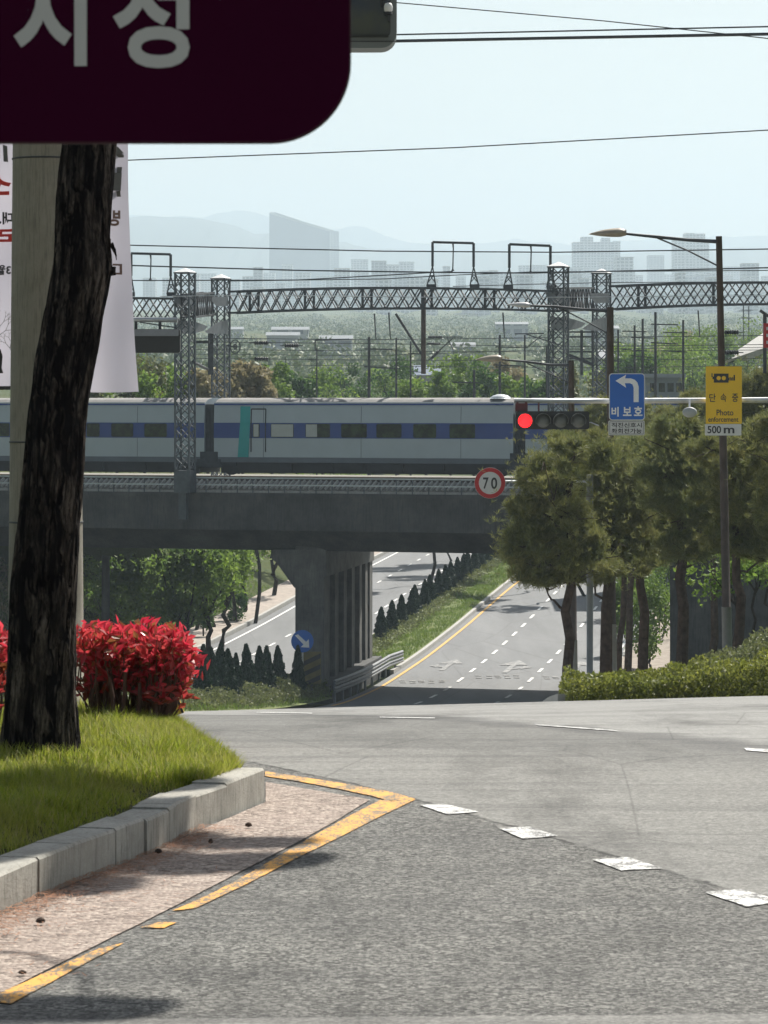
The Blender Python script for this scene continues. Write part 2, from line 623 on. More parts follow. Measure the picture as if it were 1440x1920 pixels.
# turn arrows and worn letters on the right carriageway
def arrow(mb, cx, D0, L=5.5, w=.95, turn=0):
    def q(u, t):
        D = D0 + t * L
        x = R(D) + cx + u * w
        return (x, D, float(zroad(x, D)) + .03)
    mb.add([q(-.1, 0), q(.1, 0), q(.1, .62), q(-.1, .62)], [(0, 1, 2, 3)])
    mb.add([q(-.5, .6), q(.5, .6), q(0, 1)], [(0, 1, 2)])
    if turn:
        mb.add([q(0, .2), q(.45 * turn, .36), q(.45 * turn, .44), q(0, .32)], [(0, 1, 2, 3)])
        mb.add([q(.4 * turn, .28), q(.75 * turn, .42), q(.4 * turn, .54)], [(0, 1, 2)])
mb = MB()
arrow(mb, 3.4, 176, 7, 1.3, -1)
arrow(mb, 6.8, 174.5, 8, 1.5, 1)
arrow(mb, 10.2, 175, 7, 1.5, 0)
for cx, D0 in ((3.3, 168.5), (6.8, 171.5), (10.2, 171)):
    for j in range(5):
        x0 = R(D0) + cx - 1.1 + j * .48
        for k in range(2):
            D = D0 + k * 1.1 + rng.uniform(-.2, .2)
            x = x0 + rng.uniform(-.05, .05)
            V = [(x, D), (x + .3, D), (x + .3, D + .5), (x, D + .5)]
            mb.add([(a, b, float(zroad(a, b)) + .032) for a, b in V], [(0, 1, 2, 3)])
M['worn_white'] = mat_paint('worn_white', (.45, .45, .44), .55, (.16, .16, .16), 3)
struct('arrow_marking', mb, M['worn_white'])

# near markings
mb = MB()
for q in ([(786, 1509), (833, 1507), (898, 1522), (840, 1527)],
          [(936, 1553), (992, 1550), (1046, 1567), (981, 1573)],
          [(1111, 1612), (1176, 1607), (1243, 1628), (1165, 1632)],
          [(1321, 1673), (1389, 1667), (1470, 1690), (1400, 1700)]):
    px_strip(mb, [q[0], q[3]], [q[1], q[2]], .004, 8, 4)
for q in ([(712, 1343.8), (712, 1345.2), (815, 1347), (815, 1345.4)],
          [(1003, 1357.5), (1010, 1360), (1162, 1371), (1150, 1368.5)],
          [(1394, 1402), (1400, 1407), (1470, 1413), (1470, 1406)],
          [(480, 1334.8), (480, 1336.2), (585, 1337.8), (585, 1336.4)]):
    px_strip(mb, [q[0], q[3]], [q[1], q[2]], .004, 12, 2)
struct('lane_marking', mb, M['white_paint'])
mb = MB()
px_strip(mb, [(497, 1446), (560, 1456), (640, 1468), (735, 1485), (779, 1498)], [(497, 1455), (560, 1465), (640, 1480), (700, 1493), (735, 1503)], .004, 10, 3)
px_strip(mb, [(712, 1500), (640, 1538), (560, 1583), (470, 1636), (395, 1676), (322, 1708)], [(779, 1499), (712, 1531), (640, 1568), (560, 1607), (460, 1659), (366, 1703)], .004, 12, 4)
px_strip(mb, [(300, 1729), (262, 1739)], [(332, 1729), (308, 1740)], .004, 6, 3)
px_strip(mb, [(185, 1779), (110, 1812), (40, 1845), (-30, 1874)], [(232, 1768), (160, 1806), (90, 1845), (20, 1882)], .004, 12, 4)
struct('yellow_edge_line', mb, M['yellow_paint'])

# gravel apron between kerb and yellow line
def mat_gravel():
    g = NT('gravel')
    v = g.coord()
    cs = g.n('ShaderNodeSeparateColor'); g.l(g.vor(v, 58, 'F1', 'Color'), cs.inputs[0])
    d = g.vor(v, 58)
    n1 = g.noise(v, 3.5, 5, .65)
    k = g.mix(cs.outputs[0], (.09, .066, .056), (.50, .42, .36))
    k = g.mix(g.ramp(n1, [(.35, 0.), (.7, .7)]), k, (.36, .29, .25))
    k = g.mix(g.ramp(g.noise(v, 30, 4, .7), [(.55, 0.), (.72, .6)]), k, (.12, .09, .075))
    g.base(k)
    g.rough(.95)
    g.bump(g.math('ADD', g.math('MULTIPLY', d, -1.), g.math('MULTIPLY', cs.outputs[1], .5)), .8, .010)
    return g.m
M['gravel'] = mat_gravel()
mb = MB()
px_strip(mb, [(498, 1504), (411, 1541), (312, 1585), (177, 1642), (21, 1708), (-200, 1800)],
         [(694, 1499), (628, 1540), (560, 1578), (455, 1632), (318, 1704), (60, 1832)], .0045, 14, 14)
px_strip(mb, [(498, 1466), (498, 1504)], [(694, 1499), (694, 1499.5)], .005, 8, 14)
mb2 = MB()
px_strip(mb, [(60, 1832), (-200, 1800)], [(60, 1833), (-200, 1960)], .004, 10, 10)
struct('gravel_shoulder', mb, M['gravel'], True)

# ---------------------------------------------------------------- materials for built things
def mat_concrete(name, a, b, streak=(.5, .5, .06), scale=1.5, dark=(.03, .032, .035), rough=.85, bump=.25):
    g = NT(name)
    v = g.coord()
    n1 = g.noise(v, scale, 6, .7)
    n2 = g.noise(g.coord(streak), 6, 5, .7)
    n3 = g.noise(v, scale * 20, 4, .7)
    k = g.mix(g.ramp(n1, [(.3, 0.), (.7, 1.)]), a, b)
    k = g.mix(g.ramp(n2, [(.48, 0.), (.75, .7)]), k, dark)
    k = g.mix(g.math('MULTIPLY', n3, .25), k, dark)
    g.base(k)
    g.rough(rough)
    g.bump(n3, bump, .01)
    return g.m
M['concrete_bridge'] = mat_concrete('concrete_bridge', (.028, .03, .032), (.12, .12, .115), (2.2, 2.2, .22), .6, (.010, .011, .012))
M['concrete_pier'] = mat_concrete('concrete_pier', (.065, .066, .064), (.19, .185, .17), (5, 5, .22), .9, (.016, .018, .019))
M['concrete_kerb'] = mat_concrete('concrete_kerb', (.30, .29, .255), (.50, .48, .43), (9, 9, 1.2), 5, (.08, .075, .06), .85, .3)
M['concrete_light'] = mat_concrete('concrete_light', (.38, .37, .35), (.50, .49, .46), (2, 2, .2), 2, (.2, .19, .18))
M['concrete_pole'] = mat_concrete('concrete_pole', (.26, .24, .195), (.34, .315, .26), (14, 14, 1.0), 7, (.08, .075, .06), .9, .35)
M['steel'] = mat_plain('steel', (.085, .10, .115), .6, .3, .3, 3)
M['steel_dark'] = mat_plain('steel_dark', (.055, .06, .068), .6, .3, .3, 3)
M['steel_rust'] = mat_plain('steel_rust', (.075, .055, .045), .75, .1, .35, 3)
M['steel_light'] = mat_plain('steel_light', (.46, .50, .52), .5, .3, .15, 3)
M['pole_grey'] = mat_plain('pole_grey', (.22, .235, .25), .6, .1, .2, 2)
M['galv'] = mat_plain('galvanised', (.5, .52, .53), .4, .6, .2, 4)
M['wire'] = mat_plain('wire', (.06, .065, .07), .6, .2, .1, 3)
M['rail_ballast'] = mat_plain('ballast', (.22, .21, .18), .95, 0, .55, 7, .8)
M['white'] = mat_plain('white_enamel', (.78, .79, .79), .45, 0, .06, 4)
M['black'] = mat_plain('black_enamel', (.02, .022, .025), .5, 0, .2, 4)
M['char'] = mat_plain('charcoal_lettering', (.035, .035, .038), .6, 0, .15, 4)

# ---------------------------------------------------------------- kerbs, islands, verges
base_px = [(-330, 1868), (-150, 1787), (0, 1719), (21, 1708), (104, 1668), (149, 1651), (177, 1642), (262, 1609), (312, 1585), (359, 1559), (411, 1541), (497, 1504)]
kb = [G(x, y) for x, y in base_px]
def along(pts, t):
    L = [0]
    for a, b in zip(pts[:-1], pts[1:]): L.append(L[-1] + np.linalg.norm(np.array(b[:2]) - np.array(a[:2])))
    s = t * L[-1]
    i = max(0, min(np.searchsorted(L, s) - 1, len(pts) - 2))
    f = (s - L[i]) / (L[i + 1] - L[i])
    return np.array(pts[i]) * (1 - f) + np.array(pts[i + 1]) * f, L[-1]
_, KL = along(kb, 0)
root = thing('kerb', 'pale stone kerb of long blocks round the grass island beside the gravel shoulder', 'kerb', tuple(kb[6]))
bev = []
kerb_pts = []
breaks = [0.0, .09, .19, .29, .40, .475, .56, .625, .69, .715, .79, .875, 1.0]
KW = .13
def kerb_block(a, b, hgt, name='kerb_block', side=1, w=KW):
    a, b = np.array(a[:2]), np.array(b[:2])
    t = (b - a) / np.linalg.norm(b - a)
    a = a + t * .0025; b = b - t * .0025
    n = np.array([-t[1], t[0]]) * side      # into the island
    mbk = MB()
    bv = .008
    def ring(p):
        zb = float(zroad(*p)) - .04
        zt = float(zroad(*p)) + hgt
        o, i = p, p + n * w
        return [(o[0], o[1], zb), (i[0], i[1], zb), (i[0], i[1], zt), (o[0] + n[0] * bv, o[1] + n[1] * bv, zt), (o[0], o[1], zt - bv)]
    r0, r1 = ring(a), ring(b)
    V = r0 + r1
    m = 5
    fs = [tuple(range(m)), tuple(range(2 * m - 1, m - 1, -1))] + [(i, i + m, (i + 1) % m + m, (i + 1) % m) for i in range(m)]
    mbk.add(V, fs)
    return obj(name, mbk, M['concrete_kerb'], root)
for i in range(len(breaks) - 1):
    a, _ = along(kb, breaks[i]); b, _ = along(kb, breaks[i + 1])
    j = np.array([.97, -.25, 0]) * (.012 if i in (7, 8) else rng.uniform(-.004, .004))
    kerb_block(a + j, b + j, .126 + rng.uniform(-.005, .004))
tip = kb[-1]
back = [tip, np.array([-.50, tip[1] + .35, 0]), np.array([-.70, 14.5, 0]), np.array([-.98, 16.6, 0]), np.array([-1.35, 21.0, 0]), np.array([-2.3, 29, 0]), np.array([-3.4, 38, 0])]
# soil of the island
def isl_right(d):
    """x of the island's planted edge at depth d"""
    fx = [p[0] for p in kb]; fy = [p[1] for p in kb]
    bx = [p[0] for p in back]; by = [p[1] for p in back]
    return np.where(np.asarray(d) <= tip[1], np.interp(d, fy, fx) - KW, np.interp(d, by, bx) - KW * .9)
def isl_z(X, D):
    e = isl_right(D)
    t = np.clip(e - X, 0, 3)
    return zroad(X, D) + .100 + .045 * (1 - np.exp(-t * 3))
mb = MB()
grid_sheet(mb, np.arange(kb[0][1] + .02, 37, .22), lambda d: float(isl_right(d)) + .01 - np.array([0, .05, .12, .25, .5, .9, 1.6, 3, 6, 12.]), isl_z)
M['soil'] = mat_plain('soil', (.07, .075, .03), .95, 0, .5, 9, .6, .1)
struct('grass_verge', mb, M['soil'], True)

# median: raised strip with kerbs; right verge; left pavement
def verge(name, mat, f0, f1, D0, D1, hz, step=1.5, n=6, crown=.12):
    mb = MB()
    def off(d): return np.linspace(f0(d), f1(d), n)
    def z(X, D):
        a, b = f0(D[0]), f1(D[0])
        t = (X - a) / max(b - a, .01)
        return zroad(X, D) + hz + crown * 4 * t * (1 - t)
    grid_sheet(mb, np.arange(D0, D1, step), off, z)
    # side skirts
    return struct(name, mb, mat, True)
def kerb_line(label, fx, D0, D1, w=.18, h=.16, step=2.0, mat='concrete_light', name='kerb'):
    mb = MB()
    dsx = np.arange(D0, D1, step)
    V, fs = [], []
    for d in dsx:
        x = fx(d); z = float(zroad(x, d))
        V += [(x, d, z - .1), (x + w, d, z - .1), (x + w, d, z + h), (x, d, z + h)]
    for i in range(len(dsx) - 1):
        for k in range(4):
            fs.append((4 * i + k, 4 * i + (k + 1) % 4, 4 * i + 4 + (k + 1) % 4, 4 * i + 4 + k))
    fs += [(0, 1, 2, 3)]
    mb.add(V, fs)
    o = obj(name, mb, M[mat])
    return tag(o, label, 'kerb')
g_med = NT('median_soil')
vv = g_med.coord()
g_med.base(g_med.mix(g_med.ramp(g_med.noise(vv, .8, 5, .7), [(.35, 0.), (.65, 1.)]), (.10, .14, .035), (.17, .19, .06)))
g_med.rough(.95)
g_med.bump(g_med.noise(vv, 9, 4, .7), .7, .1)
M['median'] = g_med.m
verge('grass_verge', M['median'], lambda d: R(d) - 2.9, lambda d: R(d) + 1.02, 108, 156, .2)
verge('grass_verge', M['median'], lambda d: R(d) - 2.9, lambda d: R(d) + 1.02, 174, 420, .2)
kerb_line('pale kerb between the yellow line and the planted median beyond the bridge', lambda d: R(d) + 1.0, 174, 380, .2, .22)
kerb_line('pale kerb between the left carriageway and the row of small cypresses', lambda d: R(d) - 3.05, 108, 380, .18, .18)
kerb_line('pale kerb at the far left edge of the left carriageway under the trees', lambda d: R(d) - 11.75, 150, 380, .2, .18)
mb = MB()
grid_sheet(mb, np.arange(150, 400, 2.), lambda d: R(d) + np.linspace(-14.3, -11.72, 4), lambda X, D: zroad(X, D) + .15)
struct('pavement', mb, mat_plain('pavement_left', (.34, .29, .25), .9, 0, .3, 2), True)
# right pavement + verge
mb = MB()
grid_sheet(mb, np.arange(60, 420, 1.5), lambda d: float(XR(d)) + np.linspace(.18, 3.8, 6), lambda X, D: zroad(X, D) + .14)
struct('pavement', mb, mat_plain('pavement_right', (.27, .23, .19), .9, 0, .35, 2), True)
kerb_line('pale kerb along the right side of the main road', lambda d: float(XR(d)), 55, 400, .2, .16)
mb = MB()
grid_sheet(mb, np.arange(53, 63.5, .7), lambda d: np.linspace(3.0, 30, 20), lambda X, D: zroad(X, D) + .03)
struct('grass_verge', mb, M['soil'], True)

# ---------------------------------------------------------------- railway bridge
BA = rad(20)
cA, sA = math.cos(BA), math.sin(BA)
BX0, BY0 = PX(600, 156), 156.0
def BW(x, y, z): return (BX0 + x * cA + y * sA, BY0 - x * sA + y * cA, z)
def BXL(px, yl):
    k = (px - HX) / F
    return (k * (BY0 + yl * cA) - BX0 - yl * sA) / (cA + k * sA)
def BD(px, yl): return BY0 - BXL(px, yl) * sA + yl * cA
def BZ(py, px, yl): return CZ + (HY - py) / F * BD(px, yl)
zt = BZ(925, 400, 0)           # top of the fascia
zb = BZ(993, 400, 0)           # bottom of the fascia
zs = BZ(1030, 400, 1.6)        # soffit of the girder
DW = 17.5                      # deck width
XL, XRt = BXL(-420, 0), BXL(1285, 0)
bridge = thing('railway_bridge', 'dark stained concrete railway bridge carrying the train over the main road', 'bridge', BW(0, 8, float(zroad(-1, 165))))
mb = MB()
prof = [(0, zt), (0, zb), (.25, zb - .02), (1.7, zs), (DW - 1.7, zs), (DW - .2, zb), (DW, zb), (DW, zt)]
n = len(prof)
xs = np.linspace(XL, XRt, 18)
V = [(x, y, z) for x in xs for y, z in prof]
fs = []
for i in range(len(xs) - 1):
    for j in range(n):
        j2 = (j + 1) % n
        fs.append((i * n + j, i * n + j2, (i + 1) * n + j2, (i + 1) * n + j))
fs += [tuple(range(n)), tuple((len(xs) - 1) * n + j for j in range(n - 1, -1, -1))]
mb.add(V, fs)
# drip edge and panel joints
mb.box(XL, XRt, -.06, .0, zt - .16, zt + .04)
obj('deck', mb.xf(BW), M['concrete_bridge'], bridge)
x = XL + 1.1
while x < XRt:
    mb = MB().box(x, x + .05, -.012, 0, zb + .01, zt - .17)
    obj('joint', mb.xf(BW), M['steel_dark'], bridge)
    x += 6.2
# ballast shoulder and sleepers' ends
mb = MB()
xs = np.arange(XL, XRt, .5)
V, fs = [], []
for x in xs:
    a = rng.uniform(-.03, .03, 4)
    V += [(x, .30, zt + .02), (x, .5, zt + .16 + a[0]), (x, 1.1, zt + .34 + a[1]), (x, 2.0, zt + .52 + a[2]), (x, DW - .4, zt + .52)]
for i in range(len(xs) - 1):
    for j in range(4):
        fs.append((5 * i + j, 5 * i + 5 + j, 5 * i + 6 + j, 5 * i + j + 1))
mb.add(V, fs)
obj('ballast', mb.xf(BW), M['rail_ballast'], bridge)
mb = MB()
x = XL
while x < XRt:          # bright precast pieces laid aslant along the walkway
    mb.bar((x, .52, zt + .22), (x + .17, 1.0, zt + .60), .075, .10)
    x += .27
obj('sleeper', mb.xf(BW), M['concrete_light'], bridge)
mb = MB()
mb.box(XL, XRt, .16, .34, zt + .0, zt + .13)
obj('cable_trough', mb.xf(BW), M['concrete_light'], bridge)
mb = MB()
for y, z in ((2.6, zt + .66), (4.035, zt + .66), (7.3, zt + .62), (8.735, zt + .62)):
    mb.box(XL, XRt, y, y + .07, z - .14, z)
obj('rail', mb.xf(BW), M['steel_rust'], bridge)
root = thing('railing', 'thin steel railing along the near edge of the railway bridge', 'railing', BW(0, .05, zt))
mb = MB()
for z in (zt + .72, zt + .40):
    mb.bar((XL, .05, z), (XRt, .05, z), .05, .06)
obj('rail', mb.xf(BW), M['steel_light'], root)
x = XL
while x < XRt:
    mb = MB()
    mb.bar((x, .05, zt), (x, .05, zt + .74), .04)
    obj('post', mb.xf(BW), M['steel'], root)
    x += .78

# pier: long wall along the road with ribs, cap flaring to the left
def RW(o, D, z): return (float(R(D)) + o, D, z)
zg = float(zroad(-2, 165)) - .3
oL = PX(553, 157.5) - float(R(157.5)); oR = PX(604, 157.0) - float(R(157.0))
D0p, D1p = 157.6, 173.6
mb = MB()
mb.box(oL, oR, D0p, D0p + 1.6, zg, zs + .2)               # front column
obj_col = mb
mb.box(oL, oR - .25, D0p + 1.6, D1p - 1.0, zg, zs + .2)      # recessed web
mb.box(oL, oR + .05, D1p - 1.0, D1p, zg, zs + .2)
for q in (.22, .40, .57, .74, .87):
    D = D0p + (D1p - D0p) * q
    mb.box(oR - .27, oR - .02, D, D + .8, zg, zs + .2)
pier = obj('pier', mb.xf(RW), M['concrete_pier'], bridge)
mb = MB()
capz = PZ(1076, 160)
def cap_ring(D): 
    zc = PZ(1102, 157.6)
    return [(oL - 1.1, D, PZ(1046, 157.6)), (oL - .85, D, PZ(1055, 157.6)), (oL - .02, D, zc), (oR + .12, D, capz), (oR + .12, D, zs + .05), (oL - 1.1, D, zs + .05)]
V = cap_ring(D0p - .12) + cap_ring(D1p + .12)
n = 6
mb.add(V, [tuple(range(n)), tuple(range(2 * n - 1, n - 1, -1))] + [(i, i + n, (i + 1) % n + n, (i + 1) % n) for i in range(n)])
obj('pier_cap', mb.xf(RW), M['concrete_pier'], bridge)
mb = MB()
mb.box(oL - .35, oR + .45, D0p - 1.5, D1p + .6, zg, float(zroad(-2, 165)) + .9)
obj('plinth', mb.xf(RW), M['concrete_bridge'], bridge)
# abutments
mb = MB()
xa = 16.4
for D, in ((0,),):
    pa = [(xa, 152.2), (xa + 18, 152.2 - 6), (xa + 18, 176), (xa, 171)]
    zb0 = -14.5
    P8 = [RW(o, D, zb0) for o, D in pa] + [RW(o, D, zs + .1) for o, D in pa]
    mb.hexa(P8)
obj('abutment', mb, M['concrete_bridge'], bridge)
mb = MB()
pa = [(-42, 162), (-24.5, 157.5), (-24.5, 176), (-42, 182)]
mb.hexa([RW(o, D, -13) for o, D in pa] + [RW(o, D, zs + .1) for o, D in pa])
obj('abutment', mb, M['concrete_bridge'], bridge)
# embankment the tracks run on, both sides of the bridge
def bank(name, x0, x1, front=-16):
    mb = MB()
    pr = [(front, -16.0), (-.5, zt + .05), (DW + 4, zt + .05), (DW + 14, zt - 8)]
    xs = np.linspace(x0, x1, 30)
    V = [(x, y, z + (.25 * noise.noise((x * .3, y, 0)) if z < zt else 0)) for x in xs for y, z in pr]
    fs = []
    for i in range(len(xs) - 1):
        for j in range(3):
            fs.append((4 * i + j, 4 * i + 4 + j, 4 * i + 5 + j, 4 * i + j + 1))
    mb.add(V, fs)
    struct(name, mb.xf(BW), M['ground'], True)
bank('embankment', BXL(-420, 0) - 60, BXL(-120, 0))
bank('embankment', XRt + .6, XRt + 80, -.6)
mb = MB()
mb.box(XRt - .4, XRt + 14, -1.1, -.62, -17, zt - .1)
obj('wing_wall', mb.xf(BW), M['concrete_bridge'], bridge)

# guardrail beside the pier
root = thing('guardrail', 'galvanised two beam guardrail running along the foot of the bridge pier', 'guardrail', RW(oR + .9, 160, float(zroad(-1, 160))))
def gr_z(D): return float(zroad(R(D), D))
for hz in (.42, .75):
    mb = MB()
    dsx = np.arange(155, 177.5, 1.)
    V, fs = [], []
    for d in dsx:
        o = oR + .85 + max(0, (d - 174)) * .10
        z = gr_z(d) + .1 + hz
        for dy, dz_ in ((0, -.15), (.07, -.09), (.07, -.04), (.0, 0), (.07, .04), (.07, .09), (0, .15)):
            V.append(RW(o + dy, d, z + dz_))
    for i in range(len(dsx) - 1):
        for j in range(6):
            fs.append((7 * i + j, 7 * i + 7 + j, 7 * i + 8 + j, 7 * i + j + 1))
    mb.add(V, fs)
    obj('beam', mb, M['pole_grey'], root)
for d in np.arange(155.5, 178, 2.5):
    mb = MB()
    z = gr_z(d)
    o = oR + .8 + max(0, (d - 174)) * .10
    p = RW(o, d, 0)
    mb.tube([(p[0], p[1], z - .1), (p[0], p[1], z + .95)], .06, 8)
    obj('post', mb, M['pole_grey'], root)

# ---------------------------------------------------------------- train
YT = 2.1           # near face of the cars in the bridge frame
def TX(px): return BXL(px, YT)
def TZ(py): return BZ(py, 600, YT)
M['body_grey'] = mat_plain('train_grey', (.36, .42, .47), .38, .1, .06, .8)
M['band_blue'] = mat_plain('train_blue', (.010, .048, .24), .3, 0, .1, .8)
M['cyan'] = mat_plain('train_cyan', (.0, .30, .31), .35, 0, .08, .8)
M['skirt'] = mat_plain('train_skirt', (.10, .12, .15), .5, .1, .15, 1)
M['under'] = mat_plain('train_underframe', (.025, .027, .03), .8, 0, .3, 2)
M['roof'] = mat_plain('train_roof', (.22, .215, .21), .7, 0, .25, 1.5)
M['roofline'] = mat_plain('train_cornice', (.62, .66, .70), .35, 0, .05, 1)
def mat_glass():
    g = NT('train_window')
    v = g.coord()
    n1 = g.noise(g.coord((2, 2, 2)), 1.6, 5, .75)
    g.base(g.mix(g.ramp(n1, [(.45, 0.), (.62, 1.)]), (.008, .014, .016), (.028, .055, .025)))  # green mottling in the glass colour stands in for reflected trees
    g.rough(.08)
    g.p.inputs['Specular IOR Level'].default_value = .4
    return g.m
M['window'] = mat_glass()
M['blind'] = mat_plain('train_blind', (.40, .43, .42), .6, 0, .08, 2)
M['rubber'] = mat_plain('rubber', (.03, .036, .045), .8, 0, .4, 5, .4)
train = thing('passenger_train', 'grey passenger train with a blue window band and one cyan stripe crossing the bridge', 'train', BW(TX(600), YT + 1.4, zt + .6))
z_roof, z_corn, z_up, z_b0, z_b1, z_sk, z_un, z_bot = TZ(747), TZ(756), TZ(762), TZ(793), TZ(822), TZ(858), TZ(868), TZ(888)
WD = 2.8
def car(x0, x1, windows, cyan=None, door=None, dome=None):
    prof = [(0.03, z_un), (0, z_sk), (0, z_b0), (.05, z_up), (.10, z_corn), (.45, z_roof - .05), (1.0, z_roof + .03), (WD - 1.0, z_roof + .03), (WD - .45, z_roof - .05), (WD - .1, z_corn), (WD - .05, z_up), (WD, z_b0), (WD - .03, z_un)]
    n = len(prof)
    mb = MB()
    V = [(x, YT + y, z) for x in (x0, x1) for y, z in prof]
    for j in range(n - 1):
        mi = 1 if 4 <= j <= 7 else 0
        mb.add([V[j], V[j + 1], V[n + j + 1], V[n + j]], [(0, 3, 2, 1)], mi)
    mb.add(V[:n], [tuple(range(n))], 0)
    mb.add(V[n:], [tuple(range(n - 1, -1, -1))], 0)
    body = obj('car_body', mb.xf(BW), [M['body_grey'], M['roof']], train)
    mb = MB().box(x0, x1, YT - .012, YT, z_b1, z_b0)
    band = obj('window_band', mb.xf(BW), M['band_blue'], body)
    mb = MB().box(x0, x1, YT + .035, YT + .09, z_corn - .09, z_corn - .01)
    obj('stripe', mb.xf(BW), M['band_blue'], body)
    mb = MB().box(x0, x1, YT + .05, YT + .2, z_corn - .01, z_corn + .05)
    obj('cornice', mb.xf(BW), M['roofline'], body)
    mb = MB().box(x0, x1, YT - .01, YT + .02, z_un, z_sk)
    obj('skirt', mb.xf(BW), M['skirt'], body)
    mb = MB().box(x0 + .3, x1 - .3, YT + .15, YT + WD - .15, z_bot, z_un)
    xx = x0 + 2
    while xx < x1 - 2:
        w = rng.uniform(.8, 2.2)
        if xx + w < x1 - 1: mb.box(xx, xx + w, YT + .05, YT + .15, z_bot + rng.uniform(.05, .2), z_un - .05)
        xx += w + .25
    obj('underframe', mb.xf(BW), M['under'], train)
    for q in (.17, .5, .83):
        xx = x0 + (x1 - x0) * q
        mb = MB().box(xx - .012, xx + .012, YT - .006, YT + .01, z_sk, z_b1 - .01)
        mb.hexa([(xx - .012, YT - .004, z_b0 + .01), (xx + .012, YT - .004, z_b0 + .01), (xx + .012, YT + .01, z_b0 + .01), (xx - .012, YT + .01, z_b0 + .01), (xx - .012, YT + .044, z_up), (xx + .012, YT + .044, z_up), (xx + .012, YT + .06, z_up), (xx - .012, YT + .06, z_up)])
        obj('panel_joint', mb.xf(BW), M['skirt'], body)
    for a, b, blind in windows:
        a, b = TX(a), TX(b)
        pl = [(x, z) for x, z in rrect(a, b, z_b1 + .04, z_b0 - .04, .07, 4)]
        mb = MB().prism(pl, YT - .026, YT - .005)
        w = obj('window', mb.xf(BW), M['window'], body)
        if blind:
            c0, c1 = a + (b - a) * blind[0], a + (b - a) * blind[1]
            mb = MB().box(c0 + .03, c1 - .03, YT - .032, YT - .025, z_b1 + .07, z_b0 - .07)
            obj('blind', mb.xf(BW), M['blind'], body)
    if cyan:
        a, b = TX(cyan[0]), TX(cyan[1])
        mb = MB().hexa([(a, YT - .04, z_sk), (b, YT - .04, z_sk), (b, YT - .005, z_sk), (a, YT - .005, z_sk),
                        (a + .12, YT - .016, z_b0), (b + .08, YT - .016, z_b0), (b + .08, YT + .01, z_b0), (a + .12, YT + .01, z_b0)])
        mb.hexa([(a + .12, YT - .016, z_b0), (b + .08, YT - .016, z_b0), (b + .08, YT + .01, z_b0), (a + .12, YT + .01, z_b0),
                 (a + .12, YT + .033, z_up), (b + .08, YT + .033, z_up), (b + .08, YT + .06, z_up), (a + .12, YT + .06, z_up)])
        obj('cyan_stripe', mb.xf(BW), M['cyan'], body)
    if door:
        a, b = TX(door[0]), TX(door[1])
        mb = MB()
        zz0, zz1 = TZ(848), TZ(767)
        for q in (a, b): mb.box(q - .025, q + .025, YT - .034, YT - .012, zz0, z_b0)
        for q in (a, b): mb.hexa([(q - .025, YT - .02, z_b0), (q + .025, YT - .02, z_b0), (q + .025, YT + .03, z_b0), (q - .025, YT + .03, z_b0), (q - .025, YT + .02, zz1), (q + .025, YT + .02, zz1), (q + .025, YT + .05, zz1), (q - .025, YT + .05, zz1)])
        mb.box(a, b, YT + .02, YT + .05, zz1 - .03, zz1 + .03)
        d = obj('door', mb.xf(BW), M['rubber'], body)
    if dome:
        mb = MB()
        cx, w = TX(dome), .48
        lathe(mb, [(w, 0), (w * .95, .07), (w * .7, .15), (w * .3, .2), (.01, .21)], 0, 0, 0, 20)
        mb.v = [(cx + x, YT + .75 + y, z_roof - .02 + z) for x, y, z in mb.v]
        obj('roof_dome', mb.xf(BW), M['roofline'], body, True)
def gangway(px, bogie_w=36):
    mb = MB()
    x = TX(px)
    for k in range(7):
        xx = x - .24 + k * .07
        mb.box(xx, xx + .05, YT + .12, YT + WD - .12, z_sk - .1, z_corn - .05 - .02 * (k % 2))
    obj('gangway', mb.xf(BW), M['rubber'], train)
    mb = MB()
    zc = z_bot + .38
    mb.box(x - .45, x + .45, YT - .02, YT + .3, TZ(862), TZ(848))
    mb.box(x - .6, x + .6, YT - .03, YT + .35, TZ(878), TZ(862))
    mb.box(x - 1.35, x + 1.35, YT + .05, YT + .3, z_bot + .33, z_bot + .6)
    bog = obj('bogie', mb.xf(BW), M['rubber'], train)
    for s in (-1, 1):
        m2 = MB()
        lathe(m2, [(.42, 0), (.46, .03), (.46, .1), (.42, .13)], x + s * 1.0, YT + .32, zc - .02, 24, 'y')
        obj('wheel', m2.xf(BW), M['under'], bog)
car(TX(-330), TX(383), [(-300, -255, 0), (-240, -190, 0), (-170, -120, 0), (-100, -55, 0), (-40, 18, 0), (40, 90, 0), (105, 150, 0), (163, 187, 0), (209, 250, 0), (271, 313, 0)], None, None, None)
gangway(392)
car(TX(401), TX(962), [(474, 487, (0.05, .95)), (508, 551, (.0, 1.)), (573, 619, (0, .5)), (640, 688, 0), (706, 753, 0), (775, 818, 0), (843, 891, 0)], (446, 466), (471, 498), 929)
gangway(974)
car(TX(985), TX(1500), [(1030, 1075, 0), (1100, 1145, 0), (1170, 1215, 0), (1240, 1285, 0), (1310, 1355, 0), (1380, 1425, 0)])

